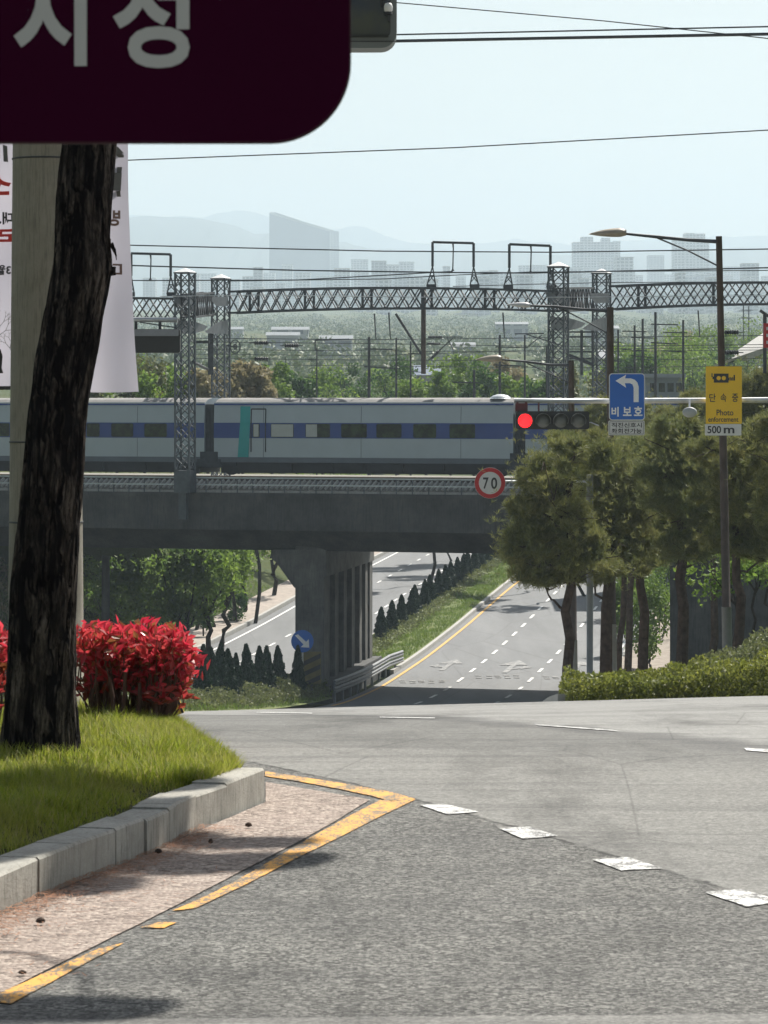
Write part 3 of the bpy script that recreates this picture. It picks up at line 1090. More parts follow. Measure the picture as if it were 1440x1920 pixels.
# ---------------------------------------------------------------- overhead line gantry
def lattice_mast(mb, cx, cy, z0, z1, w, t=.075, bay=.62):
    """square lattice column in the bridge frame"""
    h = w / 2
    cs = [(cx - h, cy - h), (cx + h, cy - h), (cx + h, cy + h), (cx - h, cy + h)]
    for x, y in cs: mb.bar((x, y, z0), (x, y, z1), t)
    n = max(1, int((z1 - z0) / bay))
    for k in range(4):
        a, b = cs[k], cs[(k + 1) % 4]
        for i in range(n):
            za, zb_ = z0 + (z1 - z0) * i / n, z0 + (z1 - z0) * (i + 1) / n
            zm = (za + zb_) / 2
            m = ((a[0] + b[0]) / 2, (a[1] + b[1]) / 2)
            for q in (a, b):
                mb.bar((q[0], q[1], za), (m[0], m[1], zm), t * .55)
            mb.bar((a[0], a[1], zb_), (m[0], m[1], zm), t * .55)
            mb.bar((b[0], b[1], zb_), (m[0], m[1], zm), t * .55)
gan = thing('overhead_line_gantry', 'dark steel lattice gantry with square masts carrying the railway wires', 'gantry', BW(BXL(700, 5), 5, zt))
A1 = (BXL(347, -.45), -.45); A2 = (BXL(414, 11), 11); B1 = (BXL(1047, -.45), -.45); B2 = (BXL(1128, 11), 11)
def mast(pos, pxc, ytop, z0, w, plate=None):
    x, y = pos
    zt_ = BZ(ytop, pxc, y)
    mb = MB()
    lattice_mast(mb, x, y, z0, zt_, w)
    mb.box(x - w / 2 - .06, x + w / 2 + .06, y - w / 2 - .06, y + w / 2 + .06, zt_, zt_ + .06)
    m = obj('mast', mb.xf(BW), M['steel'], gan)
    mb = MB()
    V = [(x - w / 2 - .05, y - w / 2 - .05, zt_ + .06), (x + w / 2 + .05, y - w / 2 - .05, zt_ + .06), (x + w / 2 + .05, y + w / 2 + .05, zt_ + .06), (x - w / 2 - .05, y + w / 2 + .05, zt_ + .06), (x, y, zt_ + .27)]
    mb.add(V, [(0, 1, 4), (1, 2, 4), (2, 3, 4), (3, 0, 4), (3, 2, 1, 0)])
    obj('cap', mb.xf(BW), M['white'], m)
    return m
m1 = mast(A1, 347, 513, BZ(884, 347, -.45), .70)
mb = MB()
mb.box(A1[0] - .40, A1[0] + .40, -.82, -.06, BZ(924, 347, -.4), BZ(882, 347, -.4))
mb.box(A1[0] - .40, A1[0] - .02, -.30, -.06, BZ(974, 347, -.4), BZ(924, 347, -.4))
obj('base_plate', mb.xf(BW), M['steel'], m1)
mast(A2, 414, 524, zt + .2, .68)
m3 = mast(B1, 1047, 502, BZ(884, 1047, -.45), .70)
mb = MB()
mb.box(B1[0] - .40, B1[0] + .40, -.82, -.06, BZ(974, 1047, -.4), BZ(882, 1047, -.4))
obj('base_plate', mb.xf(BW), M['steel'], m3)
mast(B2, 1128, 514, zt + .2, .68)

def truss(pa, pb, ya, yb, ba, bb, Da, Db, camber, bay=.86, wid=.55):
    """box truss between two pixel columns; ya/yb top pixel rows, ba/bb bottom rows"""
    mb = MB()
    X0, X1 = PX(pa, Da), PX(pb, Db)
    L = math.hypot(X1 - X0, Db - Da)
    n = max(2, int(round(L / bay)))
    ux, uy = (X1 - X0) / L, (Db - Da) / L
    nx, ny = -uy, ux
    def pt(t, top, side):
        D = Da + (Db - Da) * t
        x = X0 + (X1 - X0) * t
        z = PZ(ya, Da) * (1 - t) + PZ(yb, Db) * t if top else PZ(ba, Da) * (1 - t) + PZ(bb, Db) * t
        z += camber * 4 * t * (1 - t)
        return (x + nx * wid * side, D + ny * wid * side, z)
    for side in (0, 1):
        for i in range(n):
            t0, t1 = i / n, (i + 1) / n
            for top in (True, False):
                mb.bar(pt(t0, top, side), pt(t1, top, side), .10)
            tk = .055 if side == 0 else .04
            mb.bar(pt(t0, True, side), pt(t1, False, side), tk)
            mb.bar(pt(t0, False, side), pt(t1, True, side), tk)
            if i % 5 == 2:
                mb.bar(pt(t0, True, side), pt(t0, False, side), .12)
    for i in range(n + 1):
        t = i / n
        mb.bar(pt(t, True, 0), pt(t, True, 1), .05)
        mb.bar(pt(t, False, 0), pt(t, False, 1), .05)
        if i < n:
            mb.bar(pt(t, False, 0), pt((i + 1) / n, False, 1), .04)
    return obj('truss', mb, M['steel_dark'], gan)
dA1, dA2, dB1, dB2 = BD(347, -.45), BD(414, 11), BD(1047, -.45), BD(1128, 11)
truss(428, 1032, 547, 546, 587, 583, dA2, dB1, .17)
truss(1142, 1760, 537, 540, 580, 578, dB2, dB2 - 12, .22)
truss(-300, 333, 566, 560, 604, 600, dA1 + 14, dA1, .12)
truss(362, 401, 553, 549, 595, 590, dA1, dA2, .0, 1.1)
truss(1062, 1114, 541, 540, 583, 580, dB1, dB2, .0, 1.1)
def plate(poly, D0, px0, D1, px1, th=.08):
    def d(x): return D0 + (D1 - D0) * (x - px0) / (px1 - px0)
    n = len(poly)
    V = [P(x, y, d(x) - .45) for x, y in poly] + [P(x, y, d(x) - .45 + th) for x, y in poly]
    mb = MB().add(V, [tuple(range(n)), tuple(range(2 * n - 1, n - 1, -1))] + [(i, (i + 1) % n, (i + 1) % n + n, i + n) for i in range(n)])
    return obj('gusset', mb, M['steel'], gan)
for (q0, d0, q1, d1, oy) in ((333, dA1, 428, dA2, 0), (1033, dB1, 1142, dB2, -6)):
    s = (q1 - q0) / 95
    f = lambda pts: [(q0 + (x - 333) * s, y + oy) for x, y in pts]
    plate(f([(322, 553), (372, 553), (368, 562), (362, 575), (333, 575)]), d0, q0, d1, q1)
    plate(f([(333, 600), (362, 602), (380, 608), (390, 612), (382, 620), (362, 626), (333, 626)]), d0, q0, d1, q1)
    plate(f([(398, 556), (428, 556), (428, 574), (405, 574), (398, 565)]), d0, q0, d1, q1)
    plate(f([(384, 622), (402, 608), (415, 602), (428, 600), (428, 626), (400, 626), (388, 624)]), d0, q0, d1, q1)

def frame(x0, x1, yt0, yt1, yb, D, dropx, dropy):
    mb = MB()
    mb.bar(P(x0, yt0, D), P(x1, yt1, D), .11)
    for x, yt, sgn in ((x0, yt0, -1), (x1, yt1, 1)):
        mid = yt + (yb - yt) * .55
        mb.bar(P(x, yt, D), P(x, mid, D), .12)
        a, b = P(x - 9 + sgn * 2, yb, D), P(x + 8 + sgn * 2, yb, D)
        m = P(x, mid, D)
        mb.bar(m, a, .06); mb.bar(m, b, .06)
        c0 = Vector(m).lerp(Vector(a), .45); c1 = Vector(m).lerp(Vector(b), .45)
        c2 = Vector(m).lerp(Vector(a), .8); c3 = Vector(m).lerp(Vector(b), .8)
        mb.bar(c0, c1, .04); mb.bar(c0, c3, .04); mb.bar(c1, c2, .04)
        mb.bar(P(x - 9 + sgn * 2, yb, D - .0), P(x + 9 + sgn * 2, yb, D), .2)
    o = obj('wire_frame', mb, M['steel_dark'], gan)
    mb = MB()
    mb.tube([P(dropx, yt0, D), P(dropx + 1, yt0 + 12, D), P(dropx, dropy - 4, D), P(dropx, dropy, D)], [.05, .03, .03, .08], 6)
    obj('insulator', mb, M['steel_dark'], o)
frame(811, 888, 454, 456, 537, dA2 - 9, 849, 508)
frame(955, 1032, 458, 461, 539, dB1 + 2.5, 995, 511)
frame(246, 320, 475, 477, 552, dA1 + 1, 282, 525)

# drop post and cantilever under the long truss
mb = MB()
Dp = dA2 - 8.5
mb.tube([P(794, 540, Dp), P(794, 701, Dp)], .115, 10)
post = obj('drop_post', mb, M['steel_rust'], gan)
mb = MB().tube([P(742, 588, Dp), P(790, 664, Dp)], .06, 8)
obj('strut', mb, M['steel_dark'], post)
def insul(mb, a, b, r=.075, n=9):
    a, b = Vector(a), Vector(b)
    pts, rs = [], []
    for i in range(2 * n + 1):
        pts.append(a.lerp(b, i / (2 * n)))
        rs.append(r if i % 2 else r * .6)
    mb.tube(pts, rs, 8)
mb = MB()
insul(mb, P(803, 632, Dp), P(829, 632, Dp), .075)
mb.tube([P(829, 632, Dp), P(868, 632, Dp)], .03, 6)
insul(mb, P(801, 644, Dp), P(826, 645, Dp), .06)
mb.tube([P(802, 676, Dp), P(811, 671, Dp)], .03, 6)
insul(mb, P(808, 673, Dp), P(823, 658, Dp), .085)
mb.tube([P(823, 658, Dp), P(849, 634, Dp)], .03, 6)
mb.tube([P(838, 633, Dp), P(850, 656, Dp)], .025, 6)
obj('cantilever', mb, M['steel_dark'], post)
# droppers
for x, y0, y1, D in ((729, 586, 636, Dp), (943, 586, 634, Dp - 3), (1309, 582, 632, dB2 - 3), (702, 588, 636, Dp + 1)):
    mb = MB().tube([P(x, y0, D), P(x + (y1 - y0) * .06, y1, D)], [.035, .025], 6)
    obj('dropper', mb, M['steel_dark'], gan)
# wheel tensioner on mast
mb = MB()
Dw = dA2 - .6
cx, cz = PX(441, Dw), PZ(650, Dw)
for r, t in ((.33, .03), (.10, .04)):
    pts = [(cx + r * math.cos(a) * .75, Dw, cz + r * math.sin(a)) for a in np.linspace(0, 2 * PI, 25)]
    mb.tube(pts, t, 6, cap=False)
for k in range(6):
    a = k * PI / 3
    mb.bar((cx, Dw, cz), (cx + .33 * math.cos(a) * .75, Dw, cz + .33 * math.sin(a)), .025)
mb.bar((PX(424, Dw), Dw, cz + .05), (cx, Dw, cz), .06)
obj('tension_wheel', mb, M['steel_dark'], gan)
# brackets and hanging pieces by the masts
mb = MB()
mb.box(PX(390, dA2 - 1), PX(400, dA2 - 1), dA2 - 1.1, dA2 - .9, PZ(703, dA2), PZ(626, dA2))
mb.tube([P(363, 679, dA1), P(391, 693, dA2 - 1)], .07, 6)
mb.box(PX(362, dA1), PX(390, dA1), dA1 + 1, dA1 + 1.2, PZ(643, dA1), PZ(638, dA1))
obj('drop_post', mb, M['steel_dark'], gan)
mb = MB()
D = dB2 - 1
mb.box(PX(1088, D), PX(1093, D), D - .1, D + .1, PZ(703, D), PZ(619, D))
mb.box(PX(1109, D), PX(1113, D), D - .1, D + .1, PZ(690, D), PZ(619, D))
for y in (622, 631, 659, 672):
    mb.box(PX(1062, D), PX(1113, D), D - .05, D + .05, PZ(y + 2, D), PZ(y - 1, D))
mb.tube([P(1064, 665, D), P(1112, 684, D)], .09, 6)
mb.tube([P(985, 626, D), P(1060, 650, D)], .03, 6)
mb.tube([P(965, 626, D), P(1020, 625, D)], .03, 6)
mb.tube([P(991, 649, D), P(1016, 628, D)], .025, 6)
obj('cantilever', mb, M['steel_dark'], gan)

# overhead wires
def wire(label, pts, D, r, mat='wire', sag=0, group='wires over the railway'):
    q = []
    ds = D if hasattr(D, '__len__') else [D] * len(pts)
    L = [P(x, y, d) for (x, y), d in zip(pts, ds)]
    out = []
    for a, b in zip(L[:-1], L[1:]):
        for i in range(12):
            t = i / 12
            out.append((a[0] + (b[0] - a[0]) * t, a[1] + (b[1] - a[1]) * t, a[2] + (b[2] - a[2]) * t - sag * 4 * t * (1 - t)))
    out.append(L[-1])
    mb = MB().tube(out, r, 5)
    o = obj('overhead_wire', mb, M[mat])
    tag(o, label, 'wire', group)
wire('thin cable slanting down to the right across the top of the sky', [(500, -18), (745, 5), (1130, 39), (1700, 100)], 60, .010, group='cables across the sky')
wire('upper of the two nearly level cables right of the grey box', [(500, 70), (745, 65), (1440, 50), (1700, 45)], 50, .012, group='cables across the sky')
wire('thicker lower cable of the two nearly level ones right of the grey box', [(500, 80), (745, 77), (1440, 64), (1700, 58)], 50, .024, group='cables across the sky')
wire('single thin cable rising to the right in the empty middle of the sky', [(100, 307), (250, 300), (850, 277), (1440, 244), (1600, 234)], 90, .016, group='cables across the sky')
wire('highest railway wire, crossing in front of the mountains', [(-300, 448), (250, 460), (720, 471), (1040, 473), (1440, 467), (1700, 460)], 150, .028)
wire('second highest railway wire, hanging from the frames above the truss', [(-300, 478), (282, 499), (560, 507), (849, 511), (995, 512), (1440, 502), (1700, 496)], 150, .032)
wire('railway wire that rises from the left frame to the wire above', [(-300, 522), (282, 526), (560, 525), (849, 509)], 153, .026)
wire('railway wire just above the truss left of the middle frame', [(430, 527), (720, 523), (849, 516), (995, 510), (1440, 507)], 156, .022)
wire('low railway wire behind the right mast top', [(849, 537), (995, 533), (1128, 530), (1440, 528)], 165, .02)
wire('pale wire drawn level across the face of the long truss', [(300, 556), (480, 553), (860, 558), (1100, 557), (1700, 552)], 148, .018, 'galv')
for k, (y0, y1, D, r, lb) in enumerate(((634, 633, 163, .018, 'wire from the insulator pair left of the drop post, top'), (641, 650, 168, .018, 'sloping wire between the left masts and the drop post'),
                                        (672, 676, 170, .016, 'contact wire level with the lowest insulator left of the drop post'), (683, 690, 175, .014, 'contact wire just above the bushes behind the train'),
                                        (655, 660, 172, .014, 'faint wire between the two insulator rows'), (664, 655, 190, .016, 'faint wire rising to the right behind the drop post'))):
    wire(lb, [(363, y0), (692, y0 + 3), (1050, y1), (1440, y1 - 4), (1700, y1 - 6)], D, r)
for k, (x, y, lb) in enumerate(((490, 643, 'dark insulator on the upper wire right of the tension wheel'), (547, 648, 'dark insulator on the upper wire, left of the wire bracket'), (490, 673, 'dark insulator on the lower wire right of the tension wheel'),
                                (1372, 623, 'dark insulator just right of the tall street lamp pole, upper'), (1372, 661, 'dark insulator just right of the tall street lamp pole, lower'))):
    mb = MB()
    D = 166 if k < 3 else 140
    insul(mb, P(x - 13, y, D), P(x + 13, y, D), .11, 6)
    mb.tube([P(x - 22, y, D), P(x - 13, y, D)], .02, 5)
    mb.tube([P(x + 13, y, D), P(x + 22, y, D)], .02, 5)
    tag(obj('insulator', mb, M['black']), lb, 'insulator', 'insulators on the railway wires')
mb = MB()
D = 172
for a, b in (((591, 638), (591, 657)), ((591, 657), (607, 658)), ((591, 638), (655, 636))):
    mb.bar(P(*a, D), P(*b, D), .06)
tag(obj('wire_bracket', mb, M['steel_dark']), 'dark square hook shaped wire bracket hanging behind the long truss', 'bracket')

# distant line masts beyond the train
fm = [(692, 632, 200, .24), (743, 633, 235, .16), (770, 640, 240, .14), (889, 694, 200, .22), (937, 628, 330, .2), (984, 628, 250, .15), (1025, 648, 240, .13), (594, 652, 300, .12), (535, 668, 300, .1),
      (1159, 618, 270, .16), (1190, 610, 300, .18), (1205, 598, 330, .2), (1229, 585, 330, .22), (1281, 600, 380, .2), (1394, 572, 420, .25), (1404, 574, 430, .25),]
fm.sort()
ordn = ['first', 'second', 'third', 'fourth', 'fifth', 'sixth', 'seventh', 'eighth', 'ninth', 'tenth', 'eleventh', 'twelfth', 'thirteenth', 'fourteenth', 'fifteenth', 'sixteenth', 'seventeenth', 'eighteenth', 'nineteenth', 'twentieth', 'twenty-first', 'twenty-second', 'twenty-third', 'twenty-fourth', 'twenty-fifth', 'twenty-sixth', 'twenty-seventh', 'twenty-eighth', 'twenty-ninth', 'thirtieth']
for i, (x, y, D, w) in enumerate(fm):
    mb = MB()
    z0 = float(gz(PX(x, D), D)) - 1
    if z0 < zt - 3:
        D = BD(x, 16.6); z0 = zt
    mb.tube([(PX(x, D), D, z0), P(x, y, D)], [w * .4, w * .28], 8)
    zt2 = PZ(y, D)
    for q in (.6, 1.5):
        mb.bar((PX(x, D) - (w * 5 if i % 2 else w), D, zt2 - q), (PX(x, D) + (w if i % 2 else w * 5), D, zt2 - q * 1.05), w * .28)
    tag(obj('line_mast', mb, M['steel_dark']), 'thin distant line mast behind the train, %s from the left' % ordn[i], 'mast', 'distant line masts beyond the train')

# ---------------------------------------------------------------- street lamps
def street_lamp(label, D, base, top, rb, rt, band_y, arm, brace, head, hcol, mat='pole_grey'):
    bx, by = base
    X0 = PX(bx, D)
    z0 = float(gz(X0, D))
    root = thing('street_lamp', label, 'street lamp', (X0, D, z0), 'street lamps along the right side of the road')
    b = (X0, D, z0 - .2)
    t = P(top[0], top[1], D)
    mb = MB().tube([b, t], [rb, rt], 12)
    obj('pole', mb, M['steel_rust'], root, True)
    f = (PZ(band_y, D) - b[2]) / (t[2] - b[2])
    m = tuple(b[i] + (t[i] - b[i]) * f for i in range(3))
    mb = MB().tube([b, m], [rb * 1.06 + .006, (rb + (rt - rb) * f) * 1.06 + .006], 12)
    obj('base_band', mb, M['pole_grey'], root, True)
    pts = [P(x, y, D) for x, y in arm]
    mb = MB().tube(pts, [.05] + [.04] * (len(pts) - 2) + [.03], 8)
    obj('arm', mb, M['steel_dark'], root, True)
    mb = MB().tube([P(x, y, D) for x, y in brace], .022, 6)
    obj('brace', mb, M['steel_dark'], root, True)
    # teardrop head
    (hx0, hy0), (hx1, hy1), hh = head
    mb = MB()
    n = 14
    prof, rsx = [], []
    V, fs = [], []
    for i in range(n + 1):
        u = i / n
        r = .5 * (math.sin(PI * min(1, u * .62 + .0)) ** .8) if u < .86 else .5 * (math.sin(PI * .62 * .86) ** .8) * (1 - (u - .86) / .14 * .35)
        r = max(r, .03)
        px_, py_ = hx0 + (hx1 - hx0) * u, hy0 + (hy1 - hy0) * u
        c = P(px_, py_, D)
        H = hh / F * D
        for j in range(12):
            a = 2 * PI * j / 12
            dz = math.sin(a) * r * H
            if dz < 0: dz *= .7
            V.append((c[0], c[1] + math.cos(a) * r * H * 1.5, c[2] + dz))
    for i in range(n):
        for j in range(12):
            j2 = (j + 1) % 12
            fs.append((i * 12 + j, i * 12 + j2, (i + 1) * 12 + j2, (i + 1) * 12 + j))
    fs += [tuple(range(12)), tuple(n * 12 + j for j in range(11, -1, -1))]
    mb.add(V, fs)
    hd = obj('lamp_head', mb, hcol, root, True)
    return root
M['lamp_tan'] = mat_plain('lamp_tan', (.30, .26, .20), .5, 0, .2, 5)
M['lamp_pale'] = mat_plain('lamp_pale', (.5, .5, .5), .45, 0, .1, 5)
street_lamp('tallest street lamp with a long arm to the left, behind the yellow sign', 82, (1366, 1220), (1348, 443), .115, .075, 1138,
            [(1348, 453), (1290, 450), (1230, 444), (1170, 438)], [(1347, 499), (1290, 470), (1232, 446)], ((1104, 439), (1174, 437), 20), M['lamp_tan'])
street_lamp('middle street lamp with a pale head, its pole passing behind the blue arrow sign', 95, (1148, 1252), (1144, 576), .125, .095, 1170,
            [(1143, 583), (1090, 580), (1040, 575), (990, 573)], [(1141, 626), (1100, 603), (1053, 579)], ((950, 571), (994, 573), 12), M['lamp_pale'])
street_lamp('lowest street lamp with a tan head, beside the right lattice mast', 108, (1076, 1265), (1071, 676), .125, .09, 1200,
            [(1070, 685), (1030, 684), (985, 678), (940, 674)], [(1068, 718), (1030, 700), (988, 681)], ((892, 674), (941, 673), 16), M['lamp_tan'])

# ---------------------------------------------------------------- traffic signal arm and signs
DS = 67.0
def pxprism(poly, D, th, y=None):
    y = D if y is None else y
    return MB().prism([((x - HX) / F * D, CZ + (HY - yy) / F * D) for x, yy in poly], y, y + th)
def prect(x0, y0, x1, y1, r, D):
    return [(a, b) for a, b in rrect(PX(x0, D), PX(x1, D), PZ(y1, D), PZ(y0, D), r / F * D, 16 if r > 100 else 6)]
M['sig_black'] = mat_plain('signal_black', (.018, .02, .02), .45, 0, .2, 4)
M['visor'] = mat_plain('visor', (.085, .09, .085), .4, 0, .2, 6)
M['maroon_plate'] = mat_plain('maroon_bracket', (.10, .012, .014), .5, 0, .2, 4)
g = NT('red_lens'); g.base((.7, .0, .01)); g.p.inputs['Emission Color'].default_value = (1, .012, .015, 1); g.p.inputs['Emission Strength'].default_value = 1.6
M['red_lit'] = g.m
M['lens_off'] = mat_plain('lens_off', (.13, .14, .135), .25, 0, .15, 5)

def signal_arm():
    x1 = PX(1700, DS); z0 = float(gz(x1, DS))
    root = thing('signal_arm', 'long pale horizontal pole arm that carries the traffic light and both road signs', 'pole', (x1, DS, z0))
    mb = MB().tube([P(964, 751, DS), P(1140, 752, DS), P(1440, 750, DS), P(1700, 747, DS)], [.045, .05, .055, .07], 12)
    obj('arm', mb, M['galv'], root, True)
    mb = MB().tube([(x1, DS, z0), (x1, DS, PZ(735, DS))], [.14, .11], 12)
    obj('pole', mb, M['galv'], root, True)
signal_arm()

def lens_set(root, xs, y, r, D, lit):
    for i, x in enumerate(xs):
        cx, cz = PX(x, D), PZ(y, D)
        rr = r / F * D
        mb = MB()
        lathe(mb, [(rr, 0), (rr * .8, -.03), (rr * .45, -.05), (.003, -.055)], cx, D - .001, cz, 20, 'y')
        obj('lens', mb, M['red_lit'] if lit == i else M['lens_off'], root, True)
        if True:
            mb = MB()
            V, fs = [], []
            n = 14
            for j in range(n + 1):
                a = rad(-25 + 230 * j / n)
                c_, s_ = math.cos(a), math.sin(a)
                top = max(0, s_)
                for rad_, yy in ((rr * 1.12, 0), (rr * 1.12, -.05 - .17 * (.25 + .75 * top)), (rr * 1.04, -.05 - .17 * (.25 + .75 * top)), (rr * 1.04, 0)):
                    V.append((cx + c_ * rad_, D - .002 + yy, cz + s_ * rad_))
            for j in range(n):
                for k in range(4):
                    fs.append((4 * j + k, 4 * j + (k + 1) % 4, 4 * j + 4 + (k + 1) % 4, 4 * j + 4 + k))
            mb.add(V, fs)
            obj('visor', mb, M['visor'], root)
root = thing('traffic_light', 'black horizontal four lens traffic light showing red, hung under the pale arm', 'traffic light', P(1036, 788, DS))
obj('housing', MB().prism(prect(967, 771, 1105, 805, 5, DS - .3), DS - .3, DS - .1), M['sig_black'], root)
mb = MB()
for x in (968, 984):
    mb.box(PX(x, DS), PX(x + 4, DS), DS - .1, DS + .02, PZ(772, DS), PZ(754, DS))
mb.box(PX(966, DS), PX(989, DS), DS - .11, DS - .06, PZ(771, DS), PZ(756, DS))
mb.tube([P(1010, 771, DS - .1), P(1010, 756, DS)], .02, 6)
obj('bracket', mb, M['maroon_plate'], root)
lens_set(root, (984.5, 1018.5, 1051.5, 1084.5), 789, 13, DS - .301, 0)
mb = MB().tube([P(1100, 793, DS - .2), P(1108, 792, DS - .2), P(1123, 798, DS - .2)], .012, 6)
obj('cable', mb, M['galv'], root)

def sign_board(root, x0, y0, x1, y1, r, D, y, th, mat, name='panel', mb0=None):
    return obj(name, MB().prism(prect(x0, y0, x1, y1, r, D), y, y + th), mat, root)
M['sign_blue'] = mat_plain('sign_blue', (.012, .12, .48), .4, 0, .05, 2)
M['sign_white'] = mat_plain('sign_white', (.62, .63, .62), .45, 0, .06, 4)
M['sign_yellow'] = mat_plain('sign_yellow', (.80, .50, .015), .45, 0, .05, 2)
M['sign_red'] = mat_plain('sign_red', (.45, .012, .015), .45, 0, .06, 4)
DB = DS - .25
def lettering(root, items, D, y, mat, bold=.012, mirror=False, name='lettering'):
    for s, rect in items:
        mb = MB()
        text_mb(mb, s, rect, D, y, bold=bold, mirror=mirror)
        o = obj(name, mb, mat, root)
    return o
root = thing('left_turn_sign', 'blue sign with a white left arrow and Korean writing, on the pale arm', 'road sign', P(1175, 745, DB))
p = sign_board(root, 1142, 700, 1209, 788, 6, DB, DB, .03, M['sign_white'])
sign_board(root, 1143.5, 701.5, 1207.5, 786.5, 5, DB, DB - .004, .004, M['sign_blue'], 'face')
ar = [(1154, 714), (1174, 702.5), (1172, 709.5), (1183, 709.5), (1190, 712), (1195, 717), (1197.5, 725), (1197.5, 754), (1188, 754), (1188, 727), (1186, 721), (1181, 718.5), (1171.5, 718.5), (1174, 727)]
obj('arrow', pxprism(ar, DB, .004, DB - .008), M['white'], root)
lettering(root, [('비', (1146.5, 763, 1160, 781)), ('보', (1168, 763, 1184, 780)), ('호', (1188.5, 762, 1204.5, 780))], DB, DB - .008, M['white'], .03)
mb = MB().bar(P(1175, 746, DB + .1), P(1175, 756, DB + .2), .1)
obj('clamp', mb, M['galv'], root)
root = thing('supplementary_sign', 'small white plate with two rows of black Korean writing under the blue sign', 'road sign', P(1175, 802, DB))
sign_board(root, 1141, 788.6, 1208.5, 816, 2.5, DB, DB, .03, M['sign_white'])
fr = MB()
for a in (((1143, 790.4), (1206.5, 791.2)), ((1143, 813.4), (1206.5, 814.2)), ((1143, 791.2), (1143.8, 813.4)), ((1205.7, 791.2), (1206.5, 813.4))):
    fr.box(PX(a[0][0], DB), PX(a[1][0], DB), DB - .004, DB, PZ(a[1][1], DB), PZ(a[0][1], DB))
obj('border', fr, M['char'], root)
lettering(root, [('직진신호시', (1146.5, 792.6, 1203.5, 801.6)), ('좌회전가능', (1146.5, 803.4, 1203.5, 812.6))], DB, DB - .004, M['char'], .022)
root = thing('camera_warning_sign', 'yellow sign with a camera symbol and black Korean writing, on the pale arm', 'road sign', P(1357, 740, DB))
sign_board(root, 1323.5, 687, 1391, 794.5, 1.5, DB, DB, .03, M['sign_yellow'])
mb = MB()
y = DB - .004
def pbox(mb, x0, y0, x1, y1, D=DB, yy=None, th=.004):
    yy = y if yy is None else yy
    mb.box(PX(x0, D), PX(x1, D), yy, yy + th, PZ(y1, D), PZ(y0, D))
pbox(mb, 1338.5, 700.5, 1366, 703); pbox(mb, 1338.5, 715, 1366, 717.5); pbox(mb, 1338.5, 703, 1341.5, 715); pbox(mb, 1363, 703, 1366, 715)
pbox(mb, 1334, 700, 1336, 707); pbox(mb, 1336, 706, 1338.5, 711)
for k in range(5): pbox(mb, 1366 + k * 2.3, 708 - (k % 2), 1367.6 + k * 2.3, 713.5)
pbox(mb, 1375.5, 703, 1378, 713.5)
pbox(mb, 1341.5, 703, 1363, 715, yy=DB - .003, th=.003)
obj('camera_symbol', mb, M['char'], root)
mb = MB()
for x in (1347.5, 1357):
    lathe(mb, [(4.0 / F * DB, 0), (4.0 / F * DB, -.004)], PX(x, DB), DB - .004, PZ(709, DB), 16, 'y')
obj('reel', mb, M['sign_yellow'], root)
lettering(root, [('단', (1330, 738, 1342, 753.5)), ('속', (1351, 738, 1362, 753.5)), ('중', (1372.5, 738, 1384, 753.5)), ('Photo', (1343.5, 768, 1375, 779)), ('enforcement', (1328, 781.5, 1384.5, 791))], DB, y, M['char'], .012)
root = thing('distance_plate', 'small white plate reading 500 m directly under the yellow camera sign', 'road sign', P(1356, 805, DB))
sign_board(root, 1322, 795.2, 1390, 816.5, 1.5, DB, DB, .03, M['sign_white'])
lettering(root, [('500', (1326.5, 798.5, 1352, 812.5)), ('m', (1357, 802, 1377, 812.5))], DB, y, M['char'], .02)
root = thing('sensor_disc', 'pale oval disc hanging below the arm between the blue and yellow signs', 'sensor', P(1293, 773, DB))
mb = MB(); lathe(mb, [(.135, 0), (.145, -.02), (.12, -.06), (.02, -.07)], 0, 0, 0, 24, 'y')
mb.v = [(PX(1293, DB) + x, DB + yy, PZ(773, DB) + z * .7) for x, yy, z in mb.v]
obj('disc', mb, mat_plain('sensor_grey', (.36, .38, .38), .5, 0, .06, 3), root, True)
mb = MB().bar(P(1293, 766, DB + .05), P(1293, 750, DB + .2), .04)
obj('hanger', mb, M['galv'], root)

# 70 sign on its own grey pole
D7 = 88.0
x7 = PX(1106, D7); z7 = float(gz(x7, D7))
root = thing('speed_limit_sign', 'round white sign with red ring and number 70 on a thin arm', 'road sign', (x7, D7, z7))
mb = MB().tube([(x7, D7, z7), P(1106, 890, D7)], .085, 12)
obj('pole', mb, M['pole_grey'], root, True)
mb = MB().tube([P(1106, 903, D7), P(922, 902.5, D7 - .02)], .025, 8)
obj('arm', mb, M['galv'], root, True)
def disc(cx, cy, r, D, y, th, mat, name, parent, r_in=0):
    mb = MB()
    X, Z, rr = PX(cx, D), PZ(cy, D), r / F * D
    if r_in:
        ri = r_in / F * D
        n = 48
        V = []
        for k in range(n):
            a = 2 * PI * k / n
            for q, yy in ((rr, y), (ri, y), (ri, y + th), (rr, y + th)):
                V.append((X + q * math.cos(a), yy, Z + q * math.sin(a)))
        fs = [(4 * k + j, 4 * k + (j + 1) % 4, (4 * (k + 1) + (j + 1) % 4) % (4 * n), (4 * (k + 1) + j) % (4 * n)) for k in range(n) for j in range(4)]
        mb.add(V, fs)
    else:
        lathe(mb, [(rr, th), (rr, 0)], X, y, Z, 48, 'y')
    return obj(name, mb, mat, parent)
yy = D7 - .10
disc(918.5, 905.5, 29, D7, yy, .03, M['sign_white'], 'panel', root)
disc(918.5, 905.5, 28.6, D7, yy - .006, .006, M['sign_red'], 'ring', root, 21)
lettering(root, [('7', (905.5, 895, 916, 916.5)), ('0', (920.5, 895, 932, 916.8))], D7, yy - .005, M['char'], .02)

